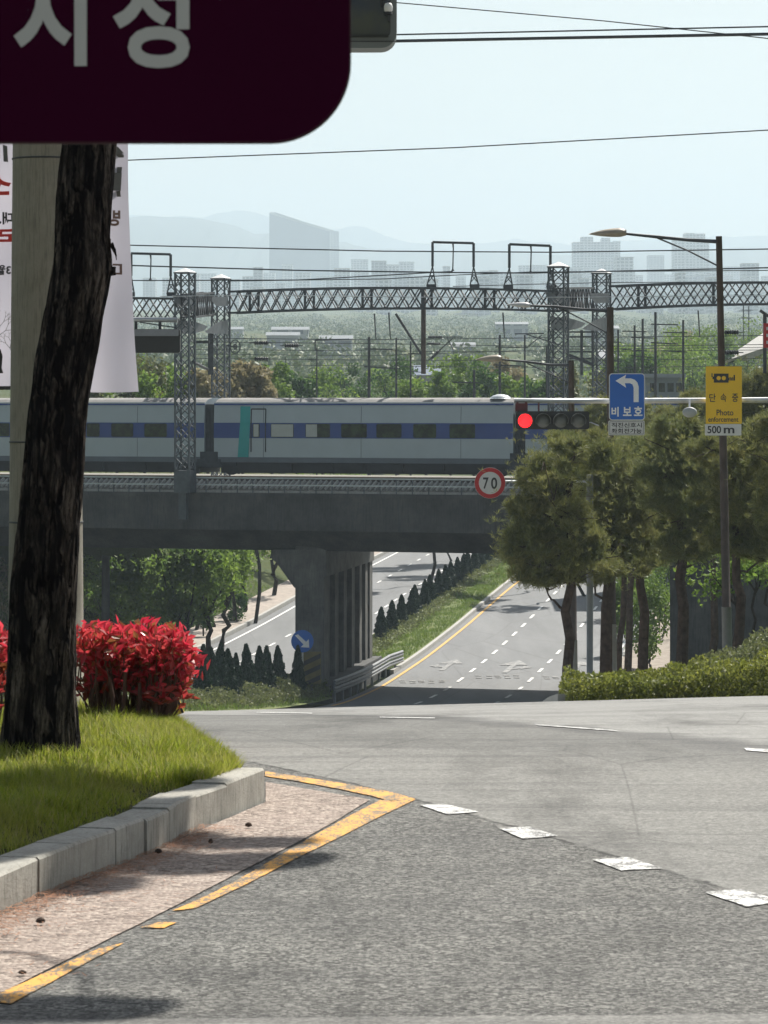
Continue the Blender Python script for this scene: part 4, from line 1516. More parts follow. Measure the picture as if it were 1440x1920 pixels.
# round blue keep-right sign and striped board in front of the pier
D = 152.0
root = thing('keep_right_sign', 'round blue sign with a white arrow pointing down right before the bridge pier', 'road sign', P(567, 1290, D))
mb = MB().tube([(PX(567, D), D, float(zroad(PX(567, D), D))), P(567, 1190, D)], .05, 8)
obj('post', mb, M['galv'], root)
disc(567, 1202, 21, D, D - .12, .03, M['sign_blue'], 'panel', root)
aw = [(553, 1191), (559, 1189), (574, 1203), (579, 1198), (580, 1214), (564, 1213), (569, 1208)]
obj('arrow', MB().prism([((x - HX) / F * D, CZ + (HY - yy_) / F * D) for x, yy_ in aw], D - .126, D - .12), M['white'], root)
root = thing('striped_board', 'yellow and black striped hazard board on the foot of the bridge pier', 'hazard board', P(584, 1285, D))
obj('panel', pxprism([(566, 1222), (602, 1222), (602, 1282), (566, 1282)], D + 1, .04), mat_plain('hazard_yellow', (.17, .135, .045), .7, 0, .3, 3), root)
for k in range(3):
    y0_ = 1225 + k * 20
    mb = pxprism([(567, y0_ + 16), (601, y0_), (601, y0_ + 9), (567, y0_ + 25)], D + 1, .01, D + .988)
    obj('stripe', mb, M['black'], root)
obj('post', MB().bar((PX(584, D), D + 1.06, float(zroad(PX(584, D), D))), P(584, 1260, D + 1.06), .1), M['steel_dark'], root)

# black box on a pipe at the left (a traffic light seen from behind)
D = 60.0
root = thing('traffic_light', 'black traffic light box under a white pipe left of the lattice mast', 'traffic light', P(295, 640, D))
obj('housing', MB().prism(prect(160, 617, 337.5, 661.5, 4, D), D, D + .22), M['sig_black'], root)
obj('lid', MB().prism(prect(160, 617.5, 335, 630, 2, D), D - .02, D - .002), M['pole_grey'], root)
mb = MB().tube([P(-200, 592, D + .1), P(250, 599, D + .1), P(333, 600, D + .1)], .045, 10)
obj('pipe', mb, M['galv'], root, True)
mb = MB()
for x in (255, 300): mb.bar(P(x, 600, D + .1), P(x, 618, D + .1), .05)
mb.tube([P(262, 604, D + .05), P(300, 610, D + .02), P(330, 614, D + .02), P(338, 630, D + .02)], .012, 6)
obj('bracket', mb, M['steel_dark'], root)

# red sign cut by the right edge
D = 120.0
root = thing('red_sign', 'dark red sign board with white letters cut off by the right edge', 'sign', P(1450, 640, D))
obj('panel', pxprism([(1432, 606), (1520, 606), (1520, 652), (1432, 652)], D, .1), M['sign_red'], root)
mb = MB()
for k in range(3):
    yy0 = 613 + k * 13
    mb.box(PX(1437, D), PX(1500, D), D - .01, D, PZ(yy0 + 6, D), PZ(yy0, D))
obj('lettering', mb, M['sign_white'], root)
obj('frame', MB().bar(P(1434, 590, D + .2), P(1434, 700, D + .2), .12).bar(P(1425, 582, D + .2), P(1445, 596, D + .2), .1).bar(P(1470, 652, D + .15), (PX(1470, D), D + .15, float(gz(PX(1470, D), D))), .3), M['steel_dark'], root)

# ---------------------------------------------------------------- foliage builders
def leaf_arrays(Pc, size, aspect, rg, up=0.0, fold=0.0):
    """one rhombic leaf per centre; returns vertex array (n*4, 3)"""
    n = len(Pc)
    d = rg.normal(size=(n, 3)); d[:, 2] += up
    d /= np.linalg.norm(d, axis=1)[:, None]
    e = rg.normal(size=(n, 3))
    s = np.cross(d, e); s /= np.linalg.norm(s, axis=1)[:, None]
    L = (size * rg.uniform(.7, 1.3, n))[:, None]
    w = L * aspect
    nrm = np.cross(d, s)
    V = np.stack([Pc - d * L / 2, Pc + s * w / 2 + nrm * fold * w, Pc + d * L / 2, Pc - s * w / 2 + nrm * fold * w], 1)
    return V.reshape(-1, 3)
class AM:
    """array mesh: quads only"""
    def __init__(s): s.a = []; s.t = []
    def quads(s, V): s.a.append(np.asarray(V)); return s
    def build(s, name, mat, parent=None):
        V = np.concatenate(s.a)
        org = np.array(ORG.get(parent.name, (0, 0, 0))) if parent else np.zeros(3)
        V = V - org
        nq = len(V) // 4
        me = bpy.data.meshes.new(name)
        me.vertices.add(len(V)); me.vertices.foreach_set('co', V.astype(np.float32).ravel())
        me.loops.add(nq * 4); me.loops.foreach_set('vertex_index', np.arange(nq * 4, dtype=np.int32))
        me.polygons.add(nq); me.polygons.foreach_set('loop_start', np.arange(0, nq * 4, 4, dtype=np.int32))
        me.polygons.foreach_set('loop_total', np.full(nq, 4, dtype=np.int32))
        me.materials.append(mat)
        me.update(calc_edges=True); me.validate()
        o = bpy.data.objects.new(name, me); C.objects.link(o)
        ORG[o.name] = tuple(org)
        if parent: o.parent = parent
        return o
def blob_points(n, c, r, rg, shell=.55):
    """points in an ellipsoid, denser towards its surface"""
    d = rg.normal(size=(n, 3)); d /= np.linalg.norm(d, axis=1)[:, None]
    q = (shell + (1 - shell) * rg.random(n) ** .7)[:, None]
    return np.array(c) + d * q * np.array(r)
def lumpy(n, c, r, rg, k=14, sub=.42, shell=.4):
    """crown = many small clumps spread over an ellipsoid"""
    cs = blob_points(k, c, np.array(r) * (1 - sub * .6), rg, .5)
    idx = rg.integers(0, k, n)
    rs = rg.uniform(.6, 1.15, k) * sub
    d = rg.normal(size=(n, 3)); d /= np.linalg.norm(d, axis=1)[:, None]
    q = (shell + (1 - shell) * rg.random(n))[:, None]
    return cs[idx] + d * q * (rs[idx][:, None] * np.array(r))
def needle_tufts(Pc, length, width, k, rg, up=.6):
    n = len(Pc)
    ax = rg.normal(size=(n, 3)); ax[:, 2] += up * 1.5
    ax /= np.linalg.norm(ax, axis=1)[:, None]
    d = np.repeat(ax, k, 0) + rg.normal(size=(n * k, 3)) * .55
    d /= np.linalg.norm(d, axis=1)[:, None]
    p = np.repeat(Pc, k, 0)
    L = (length * rg.uniform(.6, 1.2, n * k))[:, None]
    s = np.cross(d, rg.normal(size=(n * k, 3))); s /= np.linalg.norm(s, axis=1)[:, None]
    V = np.stack([p, p + d * L * .5 + s * width / 2, p + d * L, p + d * L * .5 - s * width / 2], 1)
    return V.reshape(-1, 3)
def limb(mb, a, b, r0, r1, rg, wob=.15, n=6, seg=6):
    a, b = np.array(a, float), np.array(b, float)
    L = np.linalg.norm(b - a)
    pts = []
    for i in range(seg + 1):
        t = i / seg
        p = a + (b - a) * t
        if 0 < i < seg: p = p + rg.normal(size=3) * wob * L * .12
        pts.append(p)
    mb.tube(pts, [r0 + (r1 - r0) * i / seg for i in range(seg + 1)], n)
    return pts

M['pine'] = mat_leaf('pine_needles', (.19, .215, .065), (.38, .36, .12), (.08, .105, .045), .38, 1.1, .6)
M['pine_dark'] = mat_leaf('pine_needles_dark', (.17, .205, .075), (.33, .33, .11), (.09, .12, .05), .38, 1.1, .6)
M['bark_far'] = mat_plain('bark_far', (.075, .055, .045), .95, 0, .5, 6, .6, .1)
M['bark_dark'] = mat_plain('bark_dark', (.04, .035, .03), .95, 0, .4, 6, .6, .1)
M['cypress'] = mat_leaf('cypress_leaf', (.016, .045, .024), (.03, .07, .032), (.010, .026, .016), .1, 2.2)
M['broad_dark'] = mat_leaf('broad_leaf_dark', (.05, .12, .02), (.11, .20, .035), (.03, .07, .018), .42, .6)
M['broad'] = mat_leaf('broad_leaf', (.15, .25, .04), (.27, .37, .07), (.09, .16, .03), .5, .5)
M['broad_bright'] = mat_leaf('broad_leaf_bright', (.15, .25, .04), (.26, .34, .06), (.09, .17, .035), .45, .5)
M['olive'] = mat_leaf('olive_leaf', (.13, .15, .045), (.22, .23, .08), (.07, .085, .03), .35, .5)
M['dry'] = mat_leaf('dry_twigs', (.34, .29, .18), (.44, .38, .24), (.20, .19, .08), .35, .5)
M['hedge'] = mat_leaf('hedge_leaf', (.17, .20, .035), (.32, .33, .07), (.08, .10, .025), .45, 2.5)
M['hedge_dull'] = mat_leaf('hedge_leaf_dull', (.13, .16, .055), (.22, .24, .10), (.08, .09, .04), .4, 2.5)
M['wood_far'] = mat_leaf('wood_far', (.085, .12, .055), (.14, .175, .08), (.07, .10, .05), .25, .03)
M['grass_far'] = mat_leaf('grass_far', (.14, .22, .04), (.24, .32, .07), (.09, .14, .03), .4, 1)

# ---------------------------------------------------------------- clipped cypresses of the median
def cypress_proto():
    rg = np.random.default_rng(3)
    root = thing('cypress', 'x', 'cypress', (0, 0, 0), 'clipped cypresses in the median')
    am = AM()
    n = 2600
    h = rg.random(n) ** .85 * 2.3 + .12
    r = .43 * np.clip((2.48 - h) / 1.85, .03, 1) ** .72 * np.where(h < .65, .82 + .18 * h / .65, 1) * (1 + .10 * np.sin(h * 13))
    a = rg.random(n) * 2 * PI
    q = rg.uniform(.72, 1.05, n)
    Pc = np.stack([np.cos(a) * r * q, np.sin(a) * r * q, h], 1)
    am.quads(leaf_arrays(Pc, .13, .5, rg, 1.6))
    am.build('foliage', M['cypress'], root)
    mb = MB()
    lathe(mb, [(.28, .15), (.33, .6), (.24, 1.3), (.12, 1.9), (.02, 2.3)], 0, 0, 0, 9)
    obj('core', mb, M['cypress'], root)
    mb = MB().tube([(0, 0, -.15), (0, 0, .5)], .04, 6)
    obj('stem', mb, M['bark_far'], root)
    return root
def copy_tree(o, parent=None):
    c = o.copy(); C.objects.link(c)
    if parent: c.parent = parent
    for ch in list(o.children): copy_tree(ch, c)
    return c
proto = cypress_proto()
first = True
def cyp_x(px, off):
    """depth where the row at this offset is seen in column px"""
    k = (px - HX) / F
    return (float(R(0)) + off) / (k - .133)
spots = []
near_px = [(377, 1208, 1), (393, 1213, .95), (408, 1205, 1.05), (430, 1216, 1), (440, 1224, .85), (467, 1207, 1.05), (489, 1211, 1), (502, 1211, 1), (524, 1210, 1), (558, 1210, .9)]
for px_, top, s in near_px:
    D = cyp_x(px_, -.5) if px_ < 540 else 151.
    X = PX(px_, D); zg_ = float(zroad(X, D)) + .3
    spots.append((X, D, zg_, (PZ(top, D) - zg_) / 2.45, s))
nN = len(spots)
far_px = [(714, 1140), (734, 1140), (752, 1133), (771, 1120), (779, 1096), (795, 1101), (808, 1092), (823, 1084), (836, 1068), (846, 1066), (858, 1058), (869, 1050), (877, 1045), (890, 1040), (901, 1036), (912, 1034), (924, 1035), (936, 1033), (948, 1030)]
for px_, top in far_px:
    D = cyp_x(px_, -2.0)
    X = PX(px_, D); zg_ = float(zroad(X, D)) + .25
    spots.append((X, D, zg_, min(1.35, max(.75, (PZ(top, D) - zg_) / 2.45)), 1))
for i, (X, D, z, s, w) in enumerate(spots):
    o = proto if first else copy_tree(proto)
    first = False
    o.location = (X, D, z)
    o.scale = (w * (.85 + .1 * s), w * (.85 + .1 * s), s)
    o.rotation_euler = (.035 * math.sin(i * 2.3), .045 * math.sin(i * 5.1 + 1), i * 1.7)
    if i < nN: o['label'] = 'dark clipped cypress in front of the bridge pier, %s from the left in its row' % ordn[i]
    else: o['label'] = 'dark clipped cypress in the median beyond the pier, %s from the pier' % ordn[i - nN]

# low planting of the median
def strip_leaves(name, label, cat, mat, fx0, fx1, D0, D1, hmin, hmax, n, size, aspect, rg, up=.5, kind='stuff', base=.2, zf=None, hf=None):
    D = rg.uniform(D0, D1, n)
    t = rg.random(n)
    a = np.array([fx0(d) for d in D]); b = np.array([fx1(d) for d in D])
    X = a + (b - a) * t
    nz = np.array([noise.noise((x * .8, d * .35, 5)) for x, d in zip(X, D)])
    H = (hmin + (hmax - hmin) * np.clip(.5 + nz * 1.2, 0, 1)) * (1 - np.abs(2 * t - 1) ** 4 * .6)
    z = (zroad(X, D) if zf is None else zf(X, D)) + base + H * rg.random(n) ** .5
    am = AM().quads(leaf_arrays(np.stack([X, D, z], 1), size, aspect, rg, up))
    o = am.build(name, mat)
    return tag(o, label, cat, kind=kind)
strip_leaves('hedge', 'low dull green hedge in front of the row of cypresses left of the pier', 'hedge', M['hedge_dull'], lambda d: R(d) - 2.6, lambda d: R(d) + .7, 112, 156, .6, 1.15, 32000, .13, .5, rng, kind='thing')
strip_leaves('grass', None, None, M['grass_far'], lambda d: R(d) - 2.8, lambda d: R(d) + .9, 112, 157, .15, .45, 9000, .24, .12, rng, 2.5)
strip_leaves('ground_cover', None, None, M['hedge_dull'], lambda d: R(d) - 2.7, lambda d: R(d) - .6, 174, 330, .15, .5, 26000, .16, .5, rng)
strip_leaves('grass', None, None, M['grass_far'], lambda d: R(d) - 1.2, lambda d: R(d) + .95, 174, 330, .08, .32, 30000, .24, .13, rng, 2.5)

# ---------------------------------------------------------------- broadleaf trees
def tree(name, label, cat, X, D, h, r, trunk_h, mat, n, rg, group=None, leaf=.22, tr=.12, k=16, forks=3, z=None, squash=1.0, bark='bark_dark', cc=None, sub=.42):
    z0 = float(gz(X, D)) if z is None else z
    root = thing(name, label, cat, (X, D, z0), group)
    mb = MB()
    top = np.array([X + rg.normal() * .2, D, z0 + trunk_h])
    limb(mb, (X, D, z0 - .3), top, tr, tr * .75, rg, .3, 7)
    c = np.array([X, D, z0 + (trunk_h + h) / 2]) if cc is None else np.array(cc)
    for i in range(forks + 2):
        a = i * 2 * PI / (forks + 2) + rg.normal() * .3
        e = c + np.array([math.cos(a) * r * .6, math.sin(a) * r * .6, (h - trunk_h) * rg.uniform(-.1, .35)])
        limb(mb, top - np.array([0, 0, .15]), e, tr * .55, tr * .15, rg, .22, 5)
    obj('trunk', mb, M[bark], root)
    am = AM()
    am.quads(leaf_arrays(lumpy(n, c, (r, r * squash, (h - trunk_h) / 2 * 1.15), rg, k, sub), leaf, .55, rg))
    am.build('crown', mat, root)
    return root
# street trees at the far left edge under the bridge
rg = np.random.default_rng(21)
for i, (px_, D, h, r, th) in enumerate(((345, 168, 6.5, 2.0, 2.4), (392, 176, 6.8, 2.1, 2.6), (418, 184, 7, 2.2, 2.9), (440, 193, 7, 2.2, 3.0), (462, 202, 7, 2.3, 3.1), (483, 212, 7, 2.3, 3.2), (503, 224, 7.5, 2.4, 3.2), (521, 238, 8, 2.5, 3.4), (540, 256, 8, 2.6, 3.5))):
    X = float(R(D)) - 13.2 if i > 2 else PX(px_, D)
    tree('street_tree', 'dark leafy street tree with a forked trunk under the bridge, %s from the left' % ordn[i], 'tree', X, D, h, r, th, M['broad'] if i % 3 else M['broad_bright'], 2000, rg, 'street trees left of the underpass road', .26, .16)
for i, (px_, D, h, r) in enumerate(((208, 172, 6, 1.9), (247, 178, 6, 1.8), (284, 171, 6, 1.8), (312, 182, 6, 1.9), (160, 176, 5.5, 1.6), (268, 190, 6.2, 2.0))):
    tree('slope_tree', 'young tree on the grassy left slope, %s' % ['beside the grey post', 'above the middle of the red shrub', 'above the right part of the red shrub', 'nearest the shrubs at the kerb', 'beside the concrete pole, palest', 'farther back on the slope'][i], 'tree', PX(px_, D), D, h, r, 2.6, M['broad'] if i % 2 else M['broad_bright'], 1300, rg, 'young trees on the left slope', .24, .06)
for i, (px_, py_, D, r, m) in enumerate(((375, 1175, 166, .8, 'broad_dark'), (408, 1150, 172, 1.1, 'broad'), (440, 1140, 178, 1.0, 'broad_dark'), (462, 1135, 186, .9, 'broad'), (490, 1128, 196, .9, 'broad_dark'), (512, 1120, 206, .9, 'broad_dark'))):
    X = PX(px_, D)
    X = min(X, float(R(D)) - 12.6)
    z0 = float(gz(X, D))
    root = thing('shrub', 'rounded roadside shrub under the street trees left of the road, %s from the left' % ordn[i], 'shrub', (X, D, z0), 'roadside shrubs under the bridge')
    AM().quads(leaf_arrays(lumpy(1800, (X, D, z0 + 1.0), (r, r, 1.1), rg, 9, .5), .16, .55, rg)).build('foliage', M[m], root)
    obj('stem', MB().tube([(X, D, z0 - .1), (X, D, z0 + .8)], .05, 6), M['bark_dark'], root)
strip_leaves('grass', None, None, M['grass_far'], lambda d: R(d) - 27, lambda d: R(d) - 14.4, 150, 230, .1, .5, 30000, .35, .1, rng, 2.5, zf=gz, base=0)
strip_leaves('brush', None, None, M['dry'], lambda d: R(d) - 26, lambda d: R(d) - 18, 162, 200, .4, 1.4, 7000, .4, .12, rng, 1.0, zf=gz, base=0)
# grey post on the slope
D = 165.; X = PX(198, D); z0 = float(gz(X, D))
root = thing('utility_post', 'grey concrete post standing on the grass slope above the red shrub', 'post', (X, D, z0))
obj('shaft', MB().tube([(X, D, z0 - .2), (X, D, PZ(1042, D))], [.21, .19], 12), M['concrete_pier'], root, True)

# trees behind the train
rg = np.random.default_rng(5)
bt = [  # px, py_top, D, r, material, kind
    (150, 690, 205, 3.5, 'olive', 'leafy'), (215, 672, 208, 3.2, 'broad', 'leafy'), (275, 672, 205, 3.0, 'olive', 'leafy'), (318, 690, 200, 2.4, 'broad', 'leafy'), (365, 702, 200, 1.8, 'dry', 'twiggy'),
    (400, 690, 204, 2.0, 'dry', 'twiggy'), (448, 682, 205, 2.3, 'dry', 'twiggy'), (478, 697, 206, 2.0, 'dry', 'twiggy'), (515, 690, 236, 2.6, 'broad', 'leafy'), (560, 700, 250, 2.6, 'broad_dark', 'leafy'),
    (600, 695, 262, 3.2, 'broad', 'leafy'), (650, 690, 300, 3.2, 'broad_dark', 'leafy'), (700, 695, 310, 3.4, 'broad', 'leafy'), (745, 675, 280, 3.6, 'broad_dark', 'leafy'), (805, 700, 236, 2.4, 'broad_bright', 'leafy'),
    (850, 672, 258, 3.4, 'broad', 'leafy'), (905, 690, 250, 2.8, 'broad_dark', 'leafy'), (935, 672, 262, 3.0, 'dry', 'twiggy'), (985, 690, 240, 2.8, 'broad', 'leafy'), (1030, 700, 230, 2.6, 'broad_dark', 'leafy'),
    (1100, 690, 225, 2.8, 'olive', 'leafy'), (1165, 660, 300, 3.4, 'broad', 'leafy'), (1210, 645, 330, 4.6, 'broad_bright', 'leafy'), (1260, 628, 320, 5.4, 'broad_bright', 'leafy'), (1300, 640, 300, 4.6, 'broad', 'leafy'),
    (1195, 665, 280, 2.6, 'broad_dark', 'leafy'), (1335, 655, 330, 3.6, 'broad_dark', 'leafy'), (1330, 612, 380, 4.0, 'broad_bright', 'leafy'), (1395, 604, 390, 4.4, 'broad_bright', 'leafy'), (1275, 625, 400, 4.0, 'dry', 'twiggy')]
for i, (px_, py_, D, r, m, kd) in enumerate(bt):
    X = PX(px_, D); zt_ = PZ(py_, D)
    z0 = max(float(gz(X, D)), zt_ - 7)
    if gz(X, D) < z0 - 3:       # over the cutting: stand on its rim
        z0 = float(gz(X, D))
    h = zt_ - z0
    lab = {'broad_bright': 'bright yellow green', 'broad': 'mid green', 'broad_dark': 'dark green', 'olive': 'olive green', 'dry': 'tan'}[m]
    rr = r * .9
    c = (X, D, zt_ - rr * .85)
    tree('background_tree', '%s %s tree behind the railway, %s from the left' % (lab, kd, ordn[i] if i < 30 else 'farthest right'), 'tree', X, D, h, r, max(.5, h - rr * 1.9), M[m], 3600, rg, 'trees behind the railway', .30 if kd == 'leafy' else .38, .12, 22, z=z0, cc=c, sub=.34, squash=.8)
# label fix: order by column
_bt = sorted([o for o in C.objects if o.name.startswith('background_tree')], key=lambda o: o.location.x / o.location.y)
for i, o in enumerate(_bt):
    w = o['label'].split(' tree behind')[0]
    o['label'] = '%s tree behind the railway, %s from the left' % (w, ordn[i])
# undergrowth strip right behind the tracks
n = 60000
rg = np.random.default_rng(8)
D = rg.uniform(186, 330, n); px_ = rg.uniform(120, 1480, n)
X = (px_ - HX) / F * D
g0 = gz(X, D)
ok = g0 > zt - 2.2
X, D, g0 = X[ok], D[ok], g0[ok]
nz = np.array([noise.noise((x * .12, d * .06, 2)) for x, d in zip(X, D)])
z = g0 + rg.random(len(X)) * (.5 + 1.5 * np.clip(.3 + nz, 0, 1))
tag(AM().quads(leaf_arrays(np.stack([X, D, z], 1), .34, .3, rg, 1.0)).build('undergrowth', M['olive']), kind='stuff')
# trees farther out, one mass each side of the plain
n = 150000
D = rg.uniform(450, 2300, n) ; px_ = rg.uniform(60, 1500, n)
nz = np.array([noise.noise((p * .018, d * .012, 9)) + .5 * noise.noise((p * .06, d * .03, 4)) for p, d in zip(px_, D)])
ok = nz > .06
D, px_, nz = D[ok], px_[ok], nz[ok]
X = (px_ - HX) / F * D
z = gz(X, D) + rg.random(len(X)) * 5.5 * np.clip(nz * 3, .2, 1)
tag(AM().quads(leaf_arrays(np.stack([X, D, z], 1), 1.1, .6, rg, .3)).build('woodland', M['wood_far']), kind='stuff')

# right side: pines, hedge, opening
rg = np.random.default_rng(11)
def pine(label, px_b, D, blobs, r=.12, lean=0, fork=None, mat='pine', dens=1.0, top=None, branch=True):
    X = PX(px_b, D); z0 = float(gz(X, D))
    root = thing('pine_tree', label, 'pine tree', (X, D, z0), 'pines along the right side')
    mb = MB()
    tops = top or (px_b + lean, 900)
    e = P(tops[0], tops[1], D)
    pts = limb(mb, (X, D, z0 - .3), e, r * 1.15, r * .6, rg, .07, 9, 9)
    cs = []
    for b in blobs:
        cx, cy, rx, ry = b[:4]
        dd = b[4] if len(b) > 4 else 0
        cs.append((P(cx, cy, D + dd), rx * 1.42 / F * D, ry * 1.16 / F * D))
    for c, a, b in cs:
        if not branch: break
        # limb from the trunk to each pad
        k = min(range(4, len(pts)), key=lambda i: abs(pts[i][2] - (c[2] - .6)))
        limb(mb, pts[k], c, r * .32, r * .1, rg, .5, 6, 6)
        for j in range(3):
            ee = np.array(c) + rg.normal(size=3) * np.array([a, a, b]) * .55
            limb(mb, np.array(c) + (np.array(pts[k]) - np.array(c)) * .3, ee, r * .15, r * .05, rg, .9, 5, 4)
    obj('trunk', mb, M['bark_far'], root)
    am = AM()
    for c, a, b in cs:
        vol = a * b
        n = int(2300 * dens * max(.25, vol))
        Pn = lumpy(n, c, (a, a, b), rg, max(14, int(vol * 16)), .34, .05)
        am.quads(needle_tufts(Pn, .20, .014, 11, rg, .9))
        k = int(n * .10)
        Pn = np.array(c) + rg.normal(size=(k, 3)) * np.array([a, a, b]) * .56
        Pn = Pn + 0
        am.quads(needle_tufts(Pn, .17, .013, 11, rg, .9))
    am.build('crown', M[mat], root)
    return root
pine('leftmost pine, its lowest pads hanging over the road beside the lowest lamp pole', 1064, 86,
     [(1000, 1005, 45, 40), (1040, 960, 60, 42), (985, 955, 30, 22), (1030, 1075, 62, 18), (1010, 1040, 52, 26), (1075, 1010, 60, 36), (1040, 905, 62, 36), (1075, 860, 60, 40), (1015, 1088, 36, 12), (1000, 900, 28, 22), (975, 1010, 30, 22), (1100, 1060, 60, 24), (1060, 1045, 60, 26)], .13, 8, top=(1072, 880))
pine('dark barked pine between the thin grey pole and the middle lamp pole', 1131, 92,
     [(1120, 850, 62, 40), (1150, 905, 70, 42), (1105, 960, 60, 40), (1150, 1010, 62, 36), (1120, 1050, 50, 18), (1090, 905, 40, 35), (1060, 830, 36, 20), (1160, 960, 60, 40), (1090, 1020, 50, 26), (1160, 1060, 60, 22), (1110, 1080, 40, 14)], .17, 12, top=(1140, 870))
pine('slanting thin pine just right of the middle lamp pole', 1160, 112, [(1180, 870, 60, 34), (1200, 930, 60, 40), (1165, 1020, 40, 30), (1150, 840, 44, 26), (1220, 1000, 70, 36), (1160, 970, 60, 40), (1210, 1040, 60, 24)], .11, 20, mat='pine_dark', top=(1172, 900))
pine('dark pine left of the opening with the brick fence, carrying the darkest pads', 1206, 96,
     [(1210, 850, 62, 30), (1190, 905, 50, 20), (1240, 925, 50, 22), (1200, 985, 70, 26), (1250, 975, 62, 20), (1230, 1015, 60, 22), (1270, 880, 60, 35), (1215, 950, 60, 40), (1175, 1035, 50, 22), (1240, 1040, 50, 20)], .15, -6, mat='pine_dark', top=(1200, 880))
pine('thick straight pine in front of the bridge abutment', 1276, 90,
     [(1290, 835, 60, 30), (1260, 800, 50, 24), (1310, 880, 70, 36), (1290, 950, 66, 30), (1330, 990, 52, 26), (1270, 1018, 40, 16), (1300, 915, 70, 40), (1330, 950, 60, 40), (1250, 900, 60, 40), (1300, 1030, 60, 22)], .16, 0, mat='pine_dark', top=(1280, 860))
pine('pine behind the tallest lamp pole with pads reaching the right edge', 1392, 84,
     [(1350, 840, 60, 36), (1400, 870, 62, 42), (1430, 930, 50, 50), (1370, 930, 60, 36), (1400, 990, 56, 28), (1440, 1030, 40, 24), (1345, 1010, 40, 18), (1440, 830, 40, 36), (1400, 930, 60, 40), (1380, 1030, 50, 20), (1430, 985, 50, 30)], .13, -20, top=(1375, 880))
pine('pine at the right edge standing lower on the bank', 1458, 78, [(1440, 800, 40, 30), (1470, 880, 50, 50), (1460, 960, 40, 30)], .12, 0, top=(1450, 830))
pine('pale olive tree top behind the blue sign', 1180, 128, [(1150, 775, 40, 30), (1210, 790, 50, 32), (1250, 800, 46, 30), (1110, 800, 36, 30), (1180, 830, 80, 34)], .14, 0, top=(1180, 820))
pine('olive tree top behind the yellow sign', 1330, 122, [(1300, 775, 50, 36), (1350, 770, 46, 40), (1400, 750, 50, 44), (1440, 730, 40, 50), (1290, 812, 60, 24), (1390, 810, 60, 30)], .14, 0, top=(1350, 810))
# slanting thin trunks on the bank
for i, (a, b, D) in enumerate((((1366, 1170), (1318, 1060), 92), ((1418, 1150), (1385, 1050), 100), ((1440, 1120), (1405, 1040), 104))):
    X = PX(a[0], D); z0 = float(gz(X, D))
    tree('young_tree', 'thin dark leaning young tree on the right bank, %s from the left' % ordn[i], 'tree', X, D, 4.6, 1.2, 2.6, M['broad'], 1000, rg, 'young trees on the right bank', .16, .05, cc=(PX(b[0] + 20, D), D, PZ(b[1] - 5, D)))
# green trees seen through the opening
for i, (px_, D, h, r, m) in enumerate(((1180, 186, 4.6, 1.3, 'broad'), (1218, 176, 4.8, 1.7, 'broad_bright'), (1240, 196, 5.4, 1.8, 'broad'), (1195, 210, 6, 2.2, 'broad_bright'), (1262, 215, 7, 2.4, 'broad_dark'))):
    tree('roadside_tree', 'leafy tree seen through the right opening, %s' % ['leftmost, by the brick fence', 'brightest, over the path', 'mid green, behind the brightest', 'far back on the left', 'far back on the right, darkest'][i], 'tree', PX(px_, D), D, h, r, .8, M[m], 3000, rg, 'trees beyond the right opening', .2, .09)
# lattice brick fence
D = 160.; root = thing('lattice_fence', 'pale openwork fence on the pavement in the right opening under the bridge', 'fence', (PX(1180, D), D, float(gz(PX(1180, D), D))))
for k in range(9):
    x = PX(1158 + k * 5.0, D)
    z0 = float(gz(x, D))
    obj('post', MB().box(x - .03, x + .03, D, D + .06, z0, z0 + 1.25), M['concrete_light'], root)
mb = MB()
for k in range(4):
    for j in range(9):
        x = PX(1158 + j * 5.0, D); z0 = float(gz(x, D)) + .12 + k * .3
        mb.box(x - .03, x + .10, D - .02, D + .05, z0, z0 + .12)
obj('brick', mb, mat_plain('fence_brick', (.30, .20, .15), .9, 0, .3, 5), root)
# hedge in front of the right verge
def hedge(name, label, mat, px0, px1, D0, D1, tops, n, rg):
    px_ = rg.uniform(px0, px1, n)
    D = rg.uniform(D0, D1, n)
    X = (px_ - HX) / F * D
    keep = X > np.array([float(XR(d)) + .12 for d in D])
    px_, D, X = px_[keep], D[keep], X[keep]
    g0 = gz(X, D) + .1
    tp = np.interp(px_, [t[0] for t in tops], [t[1] for t in tops])
    zt_ = CZ + (HY - tp) / F * D
    nz = np.array([noise.noise((x * 2.2, d * 1.5, 1)) for x, d in zip(X, D)])
    H = np.clip(zt_ - g0 + nz * .35, .25, 1.8)
    z = g0 - .12 + (H + .12) * rg.random(len(X)) ** .6
    return tag(AM().quads(leaf_arrays(np.stack([X, D, z], 1), .085, .5, rg, .9)).build(name, mat), label, 'hedge')
hedge('hedge', 'low yellow green hedge along the right side of the crossing under the pines', M['hedge'], 1036, 1600, 54.5, 62, [(1040, 1290), (1060, 1270), (1100, 1276), (1150, 1268), (1200, 1276), (1250, 1266), (1300, 1262), (1320, 1250), (1380, 1252), (1440, 1240), (1600, 1225)], 60000, rg)
hedge('bush', 'dark bushes climbing the right bank behind the lamp pole', M['hedge_dull'], 1290, 1600, 66, 74, [(1290, 1262), (1330, 1235), (1380, 1222), (1440, 1190), (1600, 1150)], 30000, rg)
strip_leaves('grass', None, None, M['grass_far'], lambda d: float(XR(d)) + 4.4, lambda d: float(XR(d)) + 14, 66, 130, .05, .4, 22000, .22, .14, rng, 2.0, zf=gz, base=0)
o = C.objects['bush']; o['category'] = 'bushes'

